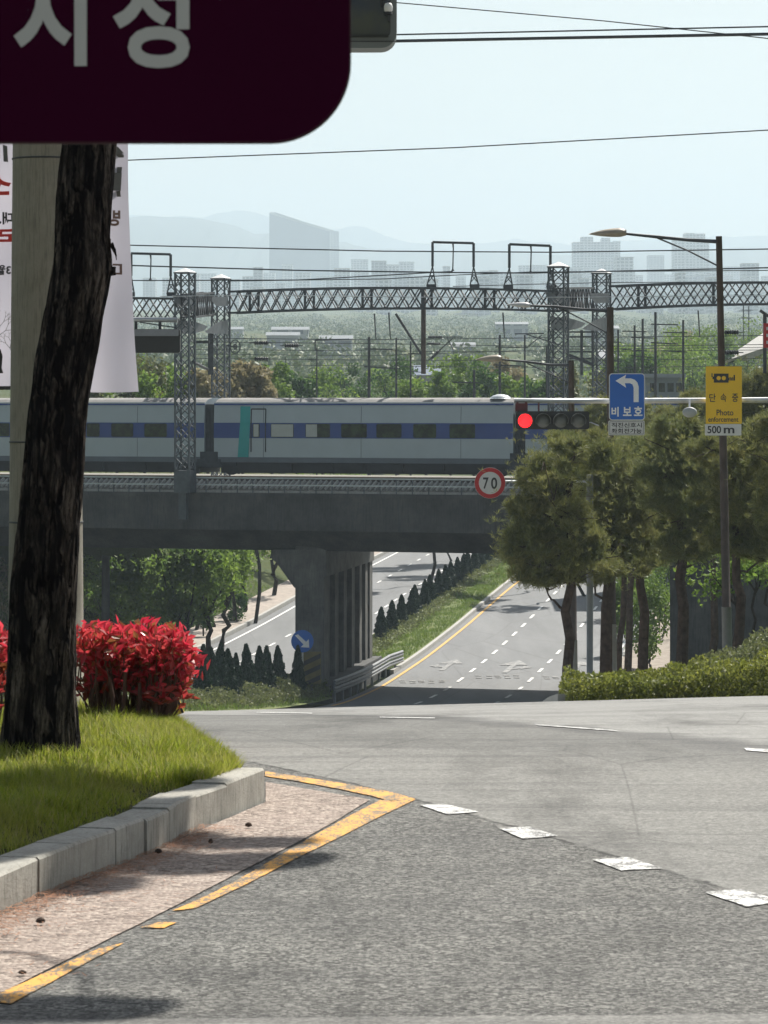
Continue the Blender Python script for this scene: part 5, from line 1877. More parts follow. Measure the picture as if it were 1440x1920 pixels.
# ---------------------------------------------------------------- near tree, utility pole, banner
def mat_bark():
    g = NT('pine_bark')
    v = g.coord()
    wob = g.noise(g.coord((5, 5, 2.2)), 1.0, 5, .6)
    def ridge(sc, amp, det):
        av = g.n('ShaderNodeVectorMath', operation='MULTIPLY_ADD')
        g.l(wob, av.inputs[0]); av.inputs[1].default_value = (amp, amp, amp); g.l(g.coord(sc), av.inputs[2])
        n = g.noise(av.outputs[0], 1.0, det, .6)
        return g.math('ABSOLUTE', g.math('SUBTRACT', g.math('MULTIPLY', n, 2.), 1.))
    r1 = ridge((12, 12, 1.9), 1.8, 3)
    r2 = ridge((38, 38, 7), 2.5, 4)
    fine = g.noise(g.coord((90, 90, 22)), 1.0, 6, .75)
    tone_n = g.noise(g.coord((14, 14, 3)), 1.0, 4, .6)
    m1 = g.ramp(r1, [(.04, 0.), (.17, 1.)])
    m2 = g.ramp(r2, [(.02, .4), (.12, 1.)])
    plate = g.math('MULTIPLY', m1, m2)
    tone = g.mix(g.ramp(tone_n, [(.35, 0.), (.68, 1.)]), (.035, .028, .025), (.20, .165, .14))
    tone = g.mix(g.ramp(fine, [(.38, 0.), (.62, 1.)]), g.mix(.6, tone, (.012, .011, .012)), tone)
    g.base(g.mix(plate, (.006, .005, .006), tone))
    g.rough(.95)
    g.p.inputs['Specular IOR Level'].default_value = .1
    g.bump(g.math('ADD', g.math('MULTIPLY', plate, 1.0), g.math('MULTIPLY', fine, .35)), .95, .014)
    return g.m
M['bark'] = mat_bark()
DT = 13.4
tr = [(-200, 172, 262), (0, 150, 246), (150, 128, 228), (277, 116, 218), (345, 108, 213), (438, 102, 206), (497, 100, 213), (540, 92, 206), (580, 83, 197), (675, 64, 180), (735, 56, 167), (794, 49, 161), (901, 40, 156), (1022, 27, 149), (1112, 18, 146), (1233, 14, 145), (1330, 8, 147), (1390, 0, 152), (1430, -8, 158), (1470, -14, 164)]
rows, cols = 420, 150
ys = np.linspace(-200, 1470, rows)
xl = np.interp(ys, [t[0] for t in tr], [t[1] for t in tr])
xr_ = np.interp(ys, [t[0] for t in tr], [t[2] for t in tr])
ker = np.ones(13) / 13
xl = np.convolve(np.pad(xl, 6, 'edge'), ker, 'valid'); xr_ = np.convolve(np.pad(xr_, 6, 'edge'), ker, 'valid')
zT = CZ + (HY - ys) / F * DT
xc = ((xl + xr_) / 2 - HX) / F * DT
rT = (xr_ - xl) / 2 / F * DT
V = []
for i in range(rows):
    for j in range(cols):
        a = 2 * PI * j / cols
        ca, sa = math.cos(a), math.sin(a)
        p = Vector((ca * 9, sa * 9, zT[i] * 3.0))
        w = noise.noise(Vector((ca * 2.5, sa * 2.5, zT[i] * 2))) * .9
        p2 = Vector((ca * 5.5 + w, sa * 5.5 + w, zT[i] * 1.6 + w))
        rg_ = 1 - abs(noise.noise(p2)) * 2
        rid = max(0, min(1, (1 - abs(noise.noise(p)) * 3.2)))
        rr = rT[i] * (1 - .05 * rid - .055 * max(0, rg_) ** 3 + .05 * noise.noise(Vector((ca, sa, zT[i] * 1.1))) + .02 * noise.noise(p * 3))
        V.append((xc[i] + ca * rr, DT + sa * rr, zT[i]))
fs = [(i * cols + j, (i + 1) * cols + j, (i + 1) * cols + (j + 1) % cols, i * cols + (j + 1) % cols) for i in range(rows - 1) for j in range(cols)]
mb = MB().add(V, fs)
near_z = float(isl_z(np.array(xc[-1]), np.array(DT)))
npine = thing('pine_tree', 'big near pine with a leaning black furrowed trunk rising from the grass island', 'pine tree', (float(xc[-1]), DT, near_z))
trunk_o = obj('trunk', mb, M['bark'], npine, True)
# broken stub with splinters on the right of the trunk
mb = MB()
rg = np.random.default_rng(31)
s0 = np.array(P(206, 462, DT - .03))
for k in range(7):
    a = s0 + np.array([rg.uniform(-.006, .012), rg.uniform(-.02, .02), rg.uniform(-.02, .03)])
    b = a + np.array([rg.uniform(.004, .03), rg.uniform(-.02, .02), rg.uniform(-.07, -.015)])
    mb.tube([tuple(a), tuple((a + b) / 2 + rg.normal(size=3) * .004), tuple(b)], [.005, .004, .0015], 5)
mb.tube([P(204, 505, DT), P(214, 508, DT), P(216, 500, DT)], [.03, .018, .004], 8)
obj('stub', mb, M['bark'], npine)
# crown: above the frame, it throws the shade on kerb and grass
topp = np.array([xc[0], DT, zT[0]])
mb = MB()
limb(mb, topp, topp + np.array([.5, .4, 1.6]), rT[0], .05, rg, .3, 10, 6)
sdir = np.array([sv.x / sv.z, sv.y / sv.z])
def over(px_, py_, h):
    """crown point whose shade falls on this ground pixel"""
    g0 = G(px_, py_)
    return np.array([g0[0] + sdir[0] * h, g0[1] + sdir[1] * h, g0[2] + h])
pads = []
def over_i(px_, py_, h):
    d = (CZ - .18) * F / (py_ - HY)
    return np.array([PX(px_, d) + sdir[0] * h, d + sdir[1] * h, .18 + h])
for px_, py_, rx, ry, h in ((210, 1452, .15, .16, 4.6), (110, 1455, .24, .18, 4.5), (0, 1455, .24, .2, 4.4), (-110, 1460, .3, .25, 4.5), (180, 1490, .20, .16, 4.3), (70, 1500, .26, .2, 4.6),
                            (-50, 1510, .3, .25, 4.3), (110, 1535, .14, .14, 4.5), (10, 1550, .16, .16, 4.6), (-100, 1560, .25, .2, 4.5), (340, 1500, .05, .07, 4.9), (230, 1548, .07, .05, 4.6)):
    pads.append((over_i(px_, py_, h), rx, ry))
for px_, py_, rx, ry, h in ((460, 1618, .20, .085, 4.6), (360, 1625, .16, .09, 4.4), (280, 1622, .14, .09, 4.7), (215, 1625, .12, .08, 4.5), (545, 1612, .08, .035, 4.7), (510, 1582, .09, .02, 4.9), (430, 1583, .10, .025, 4.7), (350, 1575, .07, .05, 4.5), (222, 1588, .10, .10, 4.4), (325, 1540, .06, .09, 4.6), (185, 1610, .08, .08, 4.5), (110, 1650, .05, .08, 4.5), (150, 1660, .12, .03, 4.4),
                            (60, 1896, .26, .03, 3.9), (160, 1893, .16, .025, 3.9), (-60, 1890, .3, .05, 3.8)):
    pads.append((over(px_, py_, h), rx, ry))
am = AM()
for c, rx, ry in pads:
    n = int(16000 * rx * max(ry, .06) * 12)
    an, qn = rg.uniform(0, 2 * PI, n), np.sqrt(rg.random(n))
    Pn = c + np.stack([np.cos(an) * qn * rx, np.sin(an) * qn * ry * 1.3, rg.normal(size=n) * .06], 1)
    am.quads(needle_tufts(Pn, .10, .003, 14, rg, .7))
    limb(mb, topp + np.array([.1, .1, .5 + rg.random()]), c, .035, .008, rg, .6, 6, 7)
for k in range(26):
    c = topp + np.array([rg.uniform(-1.8, .9), rg.uniform(-1.2, 1.6), rg.uniform(.9, 2.6)])
    Pn = c + rg.normal(size=(170, 3)) * np.array([.3, .3, .13])
    am.quads(needle_tufts(Pn, .10, .003, 12, rg, .7))
obj('branch', mb, M['bark_far'], npine)
am.build('crown', M['pine'], npine)

# concrete utility pole behind the trunk
DP = 17.0
xb0, xb1 = PX(15, DP), PX(157, DP)
root = thing('utility_pole', 'thick round grey concrete utility pole right behind the black pine trunk', 'pole', ((xb0 + xb1) / 2, DP, float(isl_z(np.array((xb0 + xb1) / 2), np.array(DP)))))
pp = [(-900, 33, 133), (277, 24, 147), (800, 19, 153), (1110, 16, 156), (1420, 14, 158)]
mb = MB()
pts = [((PX(a, DP) + PX(b, DP)) / 2, DP, PZ(y, DP)) for y, a, b in pp]
mb.tube(pts, [(b - a) / 2 / F * DP for y, a, b in pp], 40)
obj('shaft', mb, M['concrete_pole'], root, True)
for y in (830, 980, 1180, 300):
    mb = MB()
    w = np.interp(y, [p[0] for p in pp], [(p[2] - p[1]) / 2 for p in pp]) / F * DP
    c = np.interp(y, [p[0] for p in pp], [(p[2] + p[1]) / 2 for p in pp])
    lathe(mb, [(w + .003, 0), (w + .005, .004), (w + .003, .008)], PX(c, DP), DP, PZ(y, DP), 40)
    obj('band', mb, M['steel_dark'], root)

# banner seen from behind
DN = 18.4
def mat_banner():
    g = NT('banner_cloth')
    v = g.coord()
    sx = g.n('ShaderNodeSeparateXYZ'); g.l(v, sx.inputs[0])
    n1 = g.noise(g.coord((1.2, 1, .5)), 2.2, 4, .6)
    k = g.mix(g.ramp(n1, [(.35, 0.), (.7, 1.)]), (.50, .51, .54), (.72, .73, .76))
    mr = g.n('ShaderNodeMapRange'); g.l(sx.outputs[2], mr.inputs[0])
    mr.inputs[1].default_value = PZ(740, DN); mr.inputs[2].default_value = PZ(560, DN)
    k = g.mix(mr.outputs[0], (.56, .54, .62), k)
    g.base(k)
    g.rough(.8)
    tl = g.n('ShaderNodeBsdfTranslucent'); g.l(k, tl.inputs[0])
    ms = g.n('ShaderNodeMixShader'); ms.inputs[0].default_value = .38
    g.l(g.p.outputs[0], ms.inputs[1]); g.l(tl.outputs[0], ms.inputs[2]); g.l(ms.outputs[0], g.out.inputs[0])
    return g.m
root = thing('banner', 'pale hanging cloth banner seen from behind with mirrored Korean writing beside the concrete pole', 'banner', P(120, 735, DN))
def ban(u, w):
    """u 0..1 left to right, w 0..1 top to bottom -> world; gentle folds"""
    x0 = -190; x1 = 243 + 14 * max(0, (w - .72) / .28) ** 2 + 3 * math.sin(w * 9)
    px_ = x0 + (x1 - x0) * u
    py_ = -260 + (733 + 3 * math.sin(u * 9) + 260) * w
    p = P(px_, py_, DN)
    return (p[0], DN + .05 * math.sin(u * 17 + w * 3) * (.3 + w) + .02 * math.sin(w * 23 + u * 9), p[2])
nu, nw = 50, 90
mb = MB().add([ban(i / nu, j / nw) for j in range(nw + 1) for i in range(nu + 1)],
              [(j * (nu + 1) + i, (j + 1) * (nu + 1) + i, (j + 1) * (nu + 1) + i + 1, j * (nu + 1) + i + 1) for j in range(nw) for i in range(nu)])
me_b = obj('cloth', mb, mat_banner(), root, True)
def on_banner(mb):
    """press lettering onto the folded cloth (a hair in front)"""
    out = []
    for x, y, z in mb.v:
        px_ = x / DN * F + HX; py_ = HY - (z - CZ) / DN * F
        w = (py_ + 260) / 993.0
        u = (px_ + 190) / (433 + 14 * max(0, (w - .72) / .28) ** 2)
        q = ban(u, w)
        out.append((x, q[1] - .012, z))
    mb.v = out
    return mb
M['ban_grey'] = mat_plain('banner_grey', (.12, .12, .115), .8, 0, .1, 3)
M['ban_red'] = mat_plain('banner_red', (.62, .05, .04), .8, 0, .1, 3)
M['ban_brown'] = mat_plain('banner_brown', (.16, .10, .085), .8, 0, .1, 3)
def ban_text(items, mat):
    for s_, rect in items:
        mb = MB()
        text_mb(mb, s_, rect, DN, DN, bold=.035, mirror=True)
        obj('lettering', on_banner(mb), mat, root)
def ban_poly(polys, mat, name='lettering'):
    mb = MB()
    for p in polys:
        q = [((x - HX) / F * DN, DN, CZ + (HY - y) / F * DN) for x, y in p]
        mb.add(q, [tuple(range(len(q)))])
    obj(name, on_banner(mb), mat, root)
ban_poly([[(160, 285), (222, 285), (233, 291), (233, 296), (160, 296)], [(216, 276), (222, 276), (233, 288), (216, 292)], [(160, 314), (230, 314), (229, 325), (160, 325)], [(160, 359), (227, 359), (228, 370), (160, 370)], [(213, 325), (229.5, 325), (228, 359), (210, 359)],
          [(6, 272), (15, 275), (17, 305), (8, 304)]], M['ban_grey'])
ban_text([('방', (203, 394, 227, 425))], M['ban_brown'])
ban_poly([[(212, 495), (229, 495), (229, 515), (212, 515), (212, 511.5), (224.5, 511.5), (224.5, 498.5), (212, 498.5)]], M['ban_brown'])
ban_text([('속', (-34, 329, 25, 378)), ('리', (-24, 427, 27, 462))], M['ban_red'])
ban_text([('대.', (-2, 398, 26, 421)), ('3월', (-6, 497, 23, 516))], M['char'])
# printed winter branches, dark figure and dark foot strip at the left part
mb = MB()
rg = np.random.default_rng(77)
def twig(x, y, a, L, n):
    x1, y1 = x + math.cos(a) * L, y - math.sin(a) * L
    w = .5 + .22 * n
    dx, dy = -math.sin(a) * w / 2, -math.cos(a) * w / 2
    q = [((xx - HX) / F * DN, DN, CZ + (HY - yy) / F * DN) for xx, yy in ((x - dx, y - dy), (x1 - dx * .7, y1 - dy * .7), (x1 + dx * .7, y1 + dy * .7), (x + dx, y + dy))]
    mb.add(q, [(0, 1, 2, 3)])
    if n > 0:
        for s_ in (-1, 1): twig(x1, y1, a + s_ * rg.uniform(.25, .7), L * .75, n - 1)
twig(-8, 650, 1.2, 22, 5); twig(28, 668, 2.0, 16, 4)
obj('twig_print', on_banner(mb), M['ban_grey'], root)
ban_poly([[(-30, 700), (-30, 652), (-8, 650), (3, 655), (7, 668), (5, 690), (8, 700)], [(-150, 724), (22, 724), (22, 731), (-150, 731)]], M['char'], 'print')
mb = MB().bar(P(-200, -262, DN), P(260, -262, DN), .05)
mb.bar(P(64, -262, DN), P(64, -262, DP + .1), .05)
obj('rod', mb, M['galv'], root)

# maroon board close to the camera
DM = 4.0
M['maroon'] = mat_plain('maroon', (.030, .0012, .014), .8, 0, .04, 2, 0, .05)
M['board_text'] = mat_plain('board_text', (.42, .43, .41), .8, 0, .04, 2, 0, .1)
M['board_edge'] = mat_plain('board_edge', (.035, .006, .012), .6, 0, .05, 2)
zgM = float(zroad(0, DM))
root = thing('maroon_sign', 'very close dark maroon sign board with rounded corner and pale Korean letters', 'sign', (PX(-820, DM), DM + .04, zgM))
bd = prect(-1000, -620, 655, 265, 150, DM)
obj('board', MB().prism(bd, DM, DM + .012), M['maroon'], root)
lettering(root, [('시', (26, -62, 163, 124)), ('성', (212, -62, 356, 128))], DM, DM - .0015, M['board_text'], .028)
bd2 = prect(-1003, -623, 658, 268, 152, DM)
obj('rim', MB().prism(bd2, DM + .0121, DM + .018), M['board_edge'], root)
obj('post', MB().tube([(PX(-820, DM), DM + .05, zgM), (PX(-820, DM), DM + .05, PZ(-640, DM))], .03, 16), M['galv'], root, True)

# grey glossy box with a small dome lamp, on an arm from the utility pole
DG = 16.6
g = NT('glossy_panel'); v = g.coord()
g.base(g.mix(g.ramp(g.noise(v, 3, 4, .6), [(.4, 0.), (.6, 1.)]), (.03, .045, .07), (.06, .07, .055))); g.rough(.25)  # blurred reflections painted as blue and green mottling in the base colour
M['glossy'] = g.m
root = thing('equipment_box', 'grey rounded box with a small white dome lamp beside the maroon sign', 'equipment box', P(700, 20, DG))
obj('case', MB().prism(prect(520, -190, 744, 90, 30, DG), DG, DG + .22), mat_plain('box_grey', (.17, .195, .20), .5, 0, .06, 3), root)
obj('panel', MB().prism(prect(540, -170, 732, 68, 8, DG), DG - .004, DG - .001), M['glossy'], root)
obj('ledge', MB().box(PX(540, DG), PX(728, DG), DG - .03, DG - .004, PZ(70, DG), PZ(66, DG)), mat_plain('box_dark', (.03, .035, .035), .6, 0, .05, 3), root)
obj('seam', MB().box(PX(530, DG), PX(742, DG), DG - .006, DG, PZ(78.5, DG), PZ(77, DG)), M['steel_dark'], root)
mb = MB(); lathe(mb, [(.005, .028), (.016, .024), (.021, .010), (.021, -.012), (.016, -.016)][::-1], PX(728, DG), DG - .05, PZ(18, DG), 20)
dome = obj('dome_lamp', mb, M['white'], root, True)
mb = MB(); lathe(mb, [(.017, -.03), (.022, -.03), (.022, -.024), (.015, -.020), (.015, -.016)], PX(728, DG), DG - .05, PZ(18, DG), 20)
mb.box(PX(727, DG), PX(731, DG), DG - .06, DG - .04, PZ(42, DG), PZ(30, DG))
mb.tube([P(714, -40, DG - .01), P(715, 12, DG - .01)], .0025, 5); mb.tube([P(718, -40, DG - .01), P(719, 12, DG - .01)], .0025, 5)
obj('collar', mb, M['steel_dark'], root)
mb = MB().tube([P(85, -150, DP), P(530, -150, DG + .12)], .035, 10)
obj('arm', mb, M['galv'], root, True)

# ---------------------------------------------------------------- red shrubs
def mat_red():
    g = NT('red_leaf')
    geo = g.n('ShaderNodeNewGeometry')
    v = g.coord()
    r_ = geo.outputs['Random Per Island']
    sx = g.n('ShaderNodeSeparateXYZ'); g.l(v, sx.inputs[0])
    k = g.mix(g.ramp(r_, [(0., 0.), (1., 1.)]), (.55, .02, .06), (.92, .10, .15))
    k = g.mix(g.ramp(g.noise(v, 5, 3, .6), [(.42, 0.), (.62, .6)]), k, (.45, .07, .05))
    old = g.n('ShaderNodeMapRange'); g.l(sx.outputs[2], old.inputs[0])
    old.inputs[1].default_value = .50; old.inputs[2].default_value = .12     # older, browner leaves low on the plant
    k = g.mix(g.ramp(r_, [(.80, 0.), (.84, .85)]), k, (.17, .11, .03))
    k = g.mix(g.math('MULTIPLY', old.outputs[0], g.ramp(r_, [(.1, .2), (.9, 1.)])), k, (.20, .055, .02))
    g.base(k)
    g.rough(.28)
    g.p.inputs['Specular IOR Level'].default_value = .45
    tl = g.n('ShaderNodeBsdfTranslucent'); g.l(k, tl.inputs[0])
    ms = g.n('ShaderNodeMixShader'); ms.inputs[0].default_value = .5
    g.l(g.p.outputs[0], ms.inputs[1]); g.l(tl.outputs[0], ms.inputs[2]); g.l(ms.outputs[0], g.out.inputs[0])
    return g.m
M['red_leaf'] = mat_red()
M['red_stem'] = mat_plain('red_stem', (.10, .055, .04), .8, 0, .3, 20)
def folded_leaves(Pb, d, L, wid, rg):
    """8-vertex folded leaf (two quads each side) from base points along d"""
    n = len(Pb)
    e = np.cross(d, rg.normal(size=(n, 3))); e /= np.linalg.norm(e, axis=1)[:, None]
    nr = np.cross(e, d)
    flip = np.where(nr[:, 2] < 0, -1, 1)[:, None]
    nr = nr * flip
    L = L[:, None]; w = L * wid
    b = Pb; m = Pb + d * L * .5 - nr * L * .05; t = Pb + d * L + nr * L * .02
    lft = Pb + d * L * .48 + e * w / 2 + nr * w * .22
    rgt = Pb + d * L * .48 - e * w / 2 + nr * w * .22
    q1 = np.stack([b, lft, t, m], 1).reshape(-1, 3)
    q2 = np.stack([b, m, t, rgt], 1).reshape(-1, 3)
    return q1, q2
def red_shrub(label, px0, px1, top, D, seed, group='red leaved shrubs on the grass island', shoots=90):
    rg = np.random.default_rng(seed)
    xa, xb = PX(px0, D), PX(px1, D)
    cx = (xa + xb) / 2; w = (xb - xa) / 2
    z0 = float(isl_z(np.array(cx), np.array(D)))
    H = PZ(top, D) - z0
    root = thing('red_shrub', label, 'shrub', (cx, D, z0), group)
    mb = MB()
    bases, dirs, Ls = [], [], []
    for k in range(shoots):
        a = rg.uniform(0, 2 * PI); q = math.sqrt(rg.random())
        tx, ty = cx + math.cos(a) * w * q, D + math.sin(a) * .26 * q
        tz = z0 + H * (rg.uniform(.44, .8) if k % 7 < 2 else rg.uniform(.72, .98)) - .02 * q * q
        st = np.array([min(cx + (tx - cx) * .3 + rg.normal() * .03, float(isl_right(D)) - .06), D + (ty - D) * .3, z0 - .05])
        tp = np.array([tx, ty, tz])
        mid = st + (tp - st) * .5 + rg.normal(size=3) * .03
        mb.tube([tuple(st), tuple(mid), tuple(tp)], [.005, .004, .0022], 5)
        axis = (tp - mid) + rg.normal(size=3) * .12; axis /= np.linalg.norm(axis)
        nl = rg.integers(11, 17)
        for j in range(nl):
            t = j / nl
            pb = tp - axis * (1 - t) * .085 + rg.normal(size=3) * .008
            ang = j * 2.4 + k
            u = np.cross(axis, [math.cos(ang), math.sin(ang), .3]); u /= np.linalg.norm(u)
            dv = u + axis * rg.uniform(-.15, .9) * (.4 + t) + rg.normal(size=3) * .22
            dv /= np.linalg.norm(dv)
            bases.append(pb); dirs.append(dv); Ls.append(rg.uniform(.035, .075))
    obj('stem', mb, M['red_stem'], root)
    q1, q2 = folded_leaves(np.array(bases), np.array(dirs), np.array(Ls), .46, rg)
    # join both halves of a leaf so they count as one island
    n = len(bases)
    A = q1.reshape(n, 4, 3); B = q2.reshape(n, 4, 3)
    Vv = np.stack([A[:, 0], A[:, 1], A[:, 2], A[:, 3], B[:, 3]], 1).reshape(-1, 3)
    mb = MB()
    fs = []
    for i in range(n):
        fs += [(5 * i, 5 * i + 1, 5 * i + 2, 5 * i + 3), (5 * i, 5 * i + 3, 5 * i + 2, 5 * i + 4)]
    mb.v = [tuple(p) for p in Vv]; mb.f = fs
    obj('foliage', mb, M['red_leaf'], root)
    return root
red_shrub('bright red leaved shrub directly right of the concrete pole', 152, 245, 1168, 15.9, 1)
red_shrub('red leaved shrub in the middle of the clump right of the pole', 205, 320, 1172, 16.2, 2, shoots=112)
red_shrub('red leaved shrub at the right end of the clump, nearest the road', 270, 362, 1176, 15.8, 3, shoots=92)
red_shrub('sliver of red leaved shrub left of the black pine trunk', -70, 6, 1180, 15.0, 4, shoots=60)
mb = MB()
for a, b in (((292, 1250), (290, 1352)), ((235, 1260), (228, 1345)), ((205, 1270), (214, 1348)), ((262, 1280), (258, 1348))):
    mb = MB().tube([P(a[0], a[1], 15.7), P((a[0] + b[0]) / 2 + 2, (a[1] + b[1]) / 2, 15.7), P(b[0], b[1] + 8, 15.7)], [.008, .011, .013], 7)
    o = obj('trunk', mb, M['red_stem'], C.objects['red_shrub.002' if a[0] > 270 else 'red_shrub.001' if a[0] > 220 else 'red_shrub'])
# small striped marker in the shrub's foot
D = 17.5
root = thing('marker_board', 'small yellow and black striped marker leaning at the foot of the red shrub', 'marker', P(325, 1345, D))
th_ = -.35
def rotp(pts, c, a): return [(c[0] + (x - c[0]) * math.cos(a) - (y - c[1]) * math.sin(a), c[1] + (x - c[0]) * math.sin(a) + (y - c[1]) * math.cos(a)) for x, y in pts]
obj('panel', pxprism(rotp([(312, 1292), (338, 1292), (338, 1342), (312, 1342)], (325, 1318), th_), D, .02), mat_plain('marker_yellow', (.62, .38, .05), .6, 0, .15, 8), root)
for k in (0, 1):
    obj('stripe', pxprism(rotp([(318 + k * 14, 1292), (324 + k * 12, 1292), (326 + k * 11.5, 1342), (319 + k * 14, 1342)], (325, 1318), th_), D, .003, D - .003), M['black'], root)

# ---------------------------------------------------------------- near grass
def mat_grass():
    g = NT('grass_blade')
    geo = g.n('ShaderNodeNewGeometry'); v = g.coord()
    k = g.mix(geo.outputs['Random Per Island'], (.17, .24, .02), (.42, .44, .06))
    k = g.mix(g.ramp(g.noise(v, 2.5, 3, .6), [(.45, 0.), (.75, .6)]), k, (.40, .36, .10))
    k = g.mix(g.ramp(geo.outputs['Random Per Island'], [(.86, 0.), (.88, .85)]), k, (.42, .36, .16))
    g.base(k); g.rough(.5); g.p.inputs['Specular IOR Level'].default_value = .3
    tl = g.n('ShaderNodeBsdfTranslucent'); g.l(k, tl.inputs[0])
    ms = g.n('ShaderNodeMixShader'); ms.inputs[0].default_value = .45
    g.l(g.p.outputs[0], ms.inputs[1]); g.l(tl.outputs[0], ms.inputs[2]); g.l(ms.outputs[0], g.out.inputs[0])
    return g.m
M['grass'] = mat_grass()
def blades(X, D, Z, H, w, rg, bend=.6):
    n = len(X)
    a = rg.uniform(0, 2 * PI, n)
    ln = np.stack([np.cos(a), np.sin(a), np.zeros(n)], 1) * (H * rg.uniform(.1, bend, n))[:, None]
    sd_ = np.stack([np.cos(a + 1.3), np.sin(a + 1.3), np.zeros(n)], 1) * (w / 2)[:, None] if hasattr(w, '__len__') else np.stack([np.cos(a + 1.3), np.sin(a + 1.3), np.zeros(n)], 1) * w / 2
    b = np.stack([X, D, Z], 1)
    up = np.stack([np.zeros(n), np.zeros(n), H], 1)
    m = b + up * .55 + ln * .3
    t = b + up * .95 + ln
    V = np.stack([b - sd_, b + sd_, m + sd_ * .8, m - sd_ * .8, m - sd_ * .8, m + sd_ * .8, t + sd_ * .12, t - sd_ * .12], 1)
    return V.reshape(n, 8, 3)
rg = np.random.default_rng(55)
n = 120000
D = rg.uniform(9.2, 17.5, n)
e = isl_right(D)
t = rg.random(n) ** np.where(D > 12.5, 1.7, 1.1) * np.where(D < 13, 1.5, 2.0)
X = e - .01 - t
nz = np.array([noise.noise((x * 3, d * 3, 0)) for x, d in zip(X, D)])
H = (.045 + .05 * np.clip(.5 + nz, 0, 1.2)) * np.clip(.35 + t * 3.0, .3, 1) * np.where(D > 12.3, .85, 1) * rg.uniform(.5, 1.15, n)
H = H * np.where(np.array([noise.noise((x * 5, d * 2.5, 7)) for x, d in zip(X, D)]) > .22, 1.5, 1)
rim = (D > 12.5) & (t < .35)
H = np.where(rim, np.maximum(H, .07) * rg.uniform(.8, 1.25, n), H)
X = X + np.where(rim, .03, 0)
keep = (X > -2.1) & ((t > .03) | (rg.random(n) < .25) | rim) & ((D > 9.8) | (rg.random(n) < .6))
X, D, H = X[keep], D[keep], H[keep]
Z = isl_z(X, D) - .01
Vb = blades(X, D, Z, H, rg.uniform(.0026, .0046, len(X)), rg, .85)
n = len(X)
# merge each blade to six vertices so one blade is one island
Vv = Vb[:, [0, 1, 2, 3, 6, 7]].reshape(-1, 3)
me = bpy.data.meshes.new('grass')
me.vertices.add(len(Vv)); me.vertices.foreach_set('co', Vv.astype(np.float32).ravel())
base_i = np.arange(n) * 6
li = np.stack([base_i, base_i + 1, base_i + 2, base_i + 3, base_i + 3, base_i + 2, base_i + 4, base_i + 5], 1).ravel()
me.loops.add(len(li)); me.loops.foreach_set('vertex_index', li.astype(np.int32))
me.polygons.add(2 * n); me.polygons.foreach_set('loop_start', np.arange(0, 8 * n, 4, dtype=np.int32)); me.polygons.foreach_set('loop_total', np.full(2 * n, 4, dtype=np.int32))
me.materials.append(M['grass']); me.update(calc_edges=True)
o = bpy.data.objects.new('grass', me); C.objects.link(o); o['kind'] = 'stuff'
# dry needles along the kerb foot, cones on the gravel
n = 2600
s_ = rg.random(n)
pts = [along(kb, q)[0] for q in s_ * .8]
off = np.abs(rg.normal(size=n)) * .07 * (1 + 2 * (rg.random(n) < .15))
X = np.array([p[0] for p in pts]) + off; D = np.array([p[1] for p in pts]) - off * .3
a = rg.uniform(0, 2 * PI, n); L = rg.uniform(.02, .055, n)
Z = zroad(X, D) + .013 + rg.random(n) * .004
dv = np.stack([np.cos(a) * L, np.sin(a) * L, rg.normal(size=n) * .002], 1); sdv = np.stack([-np.sin(a), np.cos(a), np.zeros(n)], 1) * .0011
b = np.stack([X, D, Z], 1)
V = np.stack([b - sdv, b + dv - sdv, b + dv + sdv, b + sdv], 1).reshape(-1, 3)
o = AM().quads(V).build('fallen_needles', mat_plain('needles_brown', (.30, .13, .06), .8, 0, .4, 30)); o['kind'] = 'stuff'
for i, (x, y, lb) in enumerate(((76, 1738, 'small dark pine cone on the open gravel near the left edge'), (297, 1606, 'small dark pine cone beside the kerb joint in the shade'), (466, 1556, 'brown pine cone on the sunny gravel, farthest along'), (42, 1833, 'flat brown pine cone scrap at the bottom left of the gravel'), (395, 1587, 'tiny pine cone in the narrow shade band'))):
    p = G(x, y)
    mb = MB(); r = (.010, .009, .009, .008, .006)[i]
    lathe(mb, [(.002, 0), (r * .8, .006), (r, .013), (r * .8, .02), (r * .9, .024), (r * .5, .032), (.002, .036)], p[0], p[1], p[2] + .008, 12)
    mb.v = [(p[0] + (q[0] - p[0]) * 1.5, q[1], p[2] + .006 + (q[2] - p[2]) * (.45 if i != 3 else .3)) for q in mb.v]
    tag(obj('pine_cone', mb, M['bark_far']), lb, 'pine cone', 'pine cones on the gravel')

# ---------------------------------------------------------------- city, hills
def mat_facade(name, wall, win, sx, sz):
    g = NT(name)
    v = g.coord((1, 1, 1))
    sp = g.n('ShaderNodeSeparateXYZ'); g.l(v, sp.inputs[0])
    cb = g.n('ShaderNodeCombineXYZ'); g.l(g.math('ADD', sp.outputs[0], g.math('MULTIPLY', sp.outputs[1], .7)), cb.inputs[0]); g.l(sp.outputs[2], cb.inputs[1])
    b = g.n('ShaderNodeTexBrick'); g.l(cb.outputs[0], b.inputs[0])
    b.offset = 0; b.inputs['Scale'].default_value = 1; b.inputs['Brick Width'].default_value = sx; b.inputs['Row Height'].default_value = sz
    b.inputs['Mortar Size'].default_value = min(sx, sz) * .22
    b.inputs['Color1'].default_value = (*win, 1); b.inputs['Color2'].default_value = tuple(c * .7 for c in win) + (1,); b.inputs['Mortar'].default_value = (*wall, 1)
    g.base(b.outputs[0]); g.rough(.6)
    return g.m
M['facade_glass'] = mat_facade('facade_glass', (.05, .07, .13), (.035, .05, .10), 4, 3.5)
M['facade_a'] = mat_facade('facade_a', (.46, .46, .47), (.20, .21, .24), 4.2, 3.2)
M['facade_b'] = mat_facade('facade_b', (.33, .34, .36), (.18, .19, .22), 4.5, 3.0)
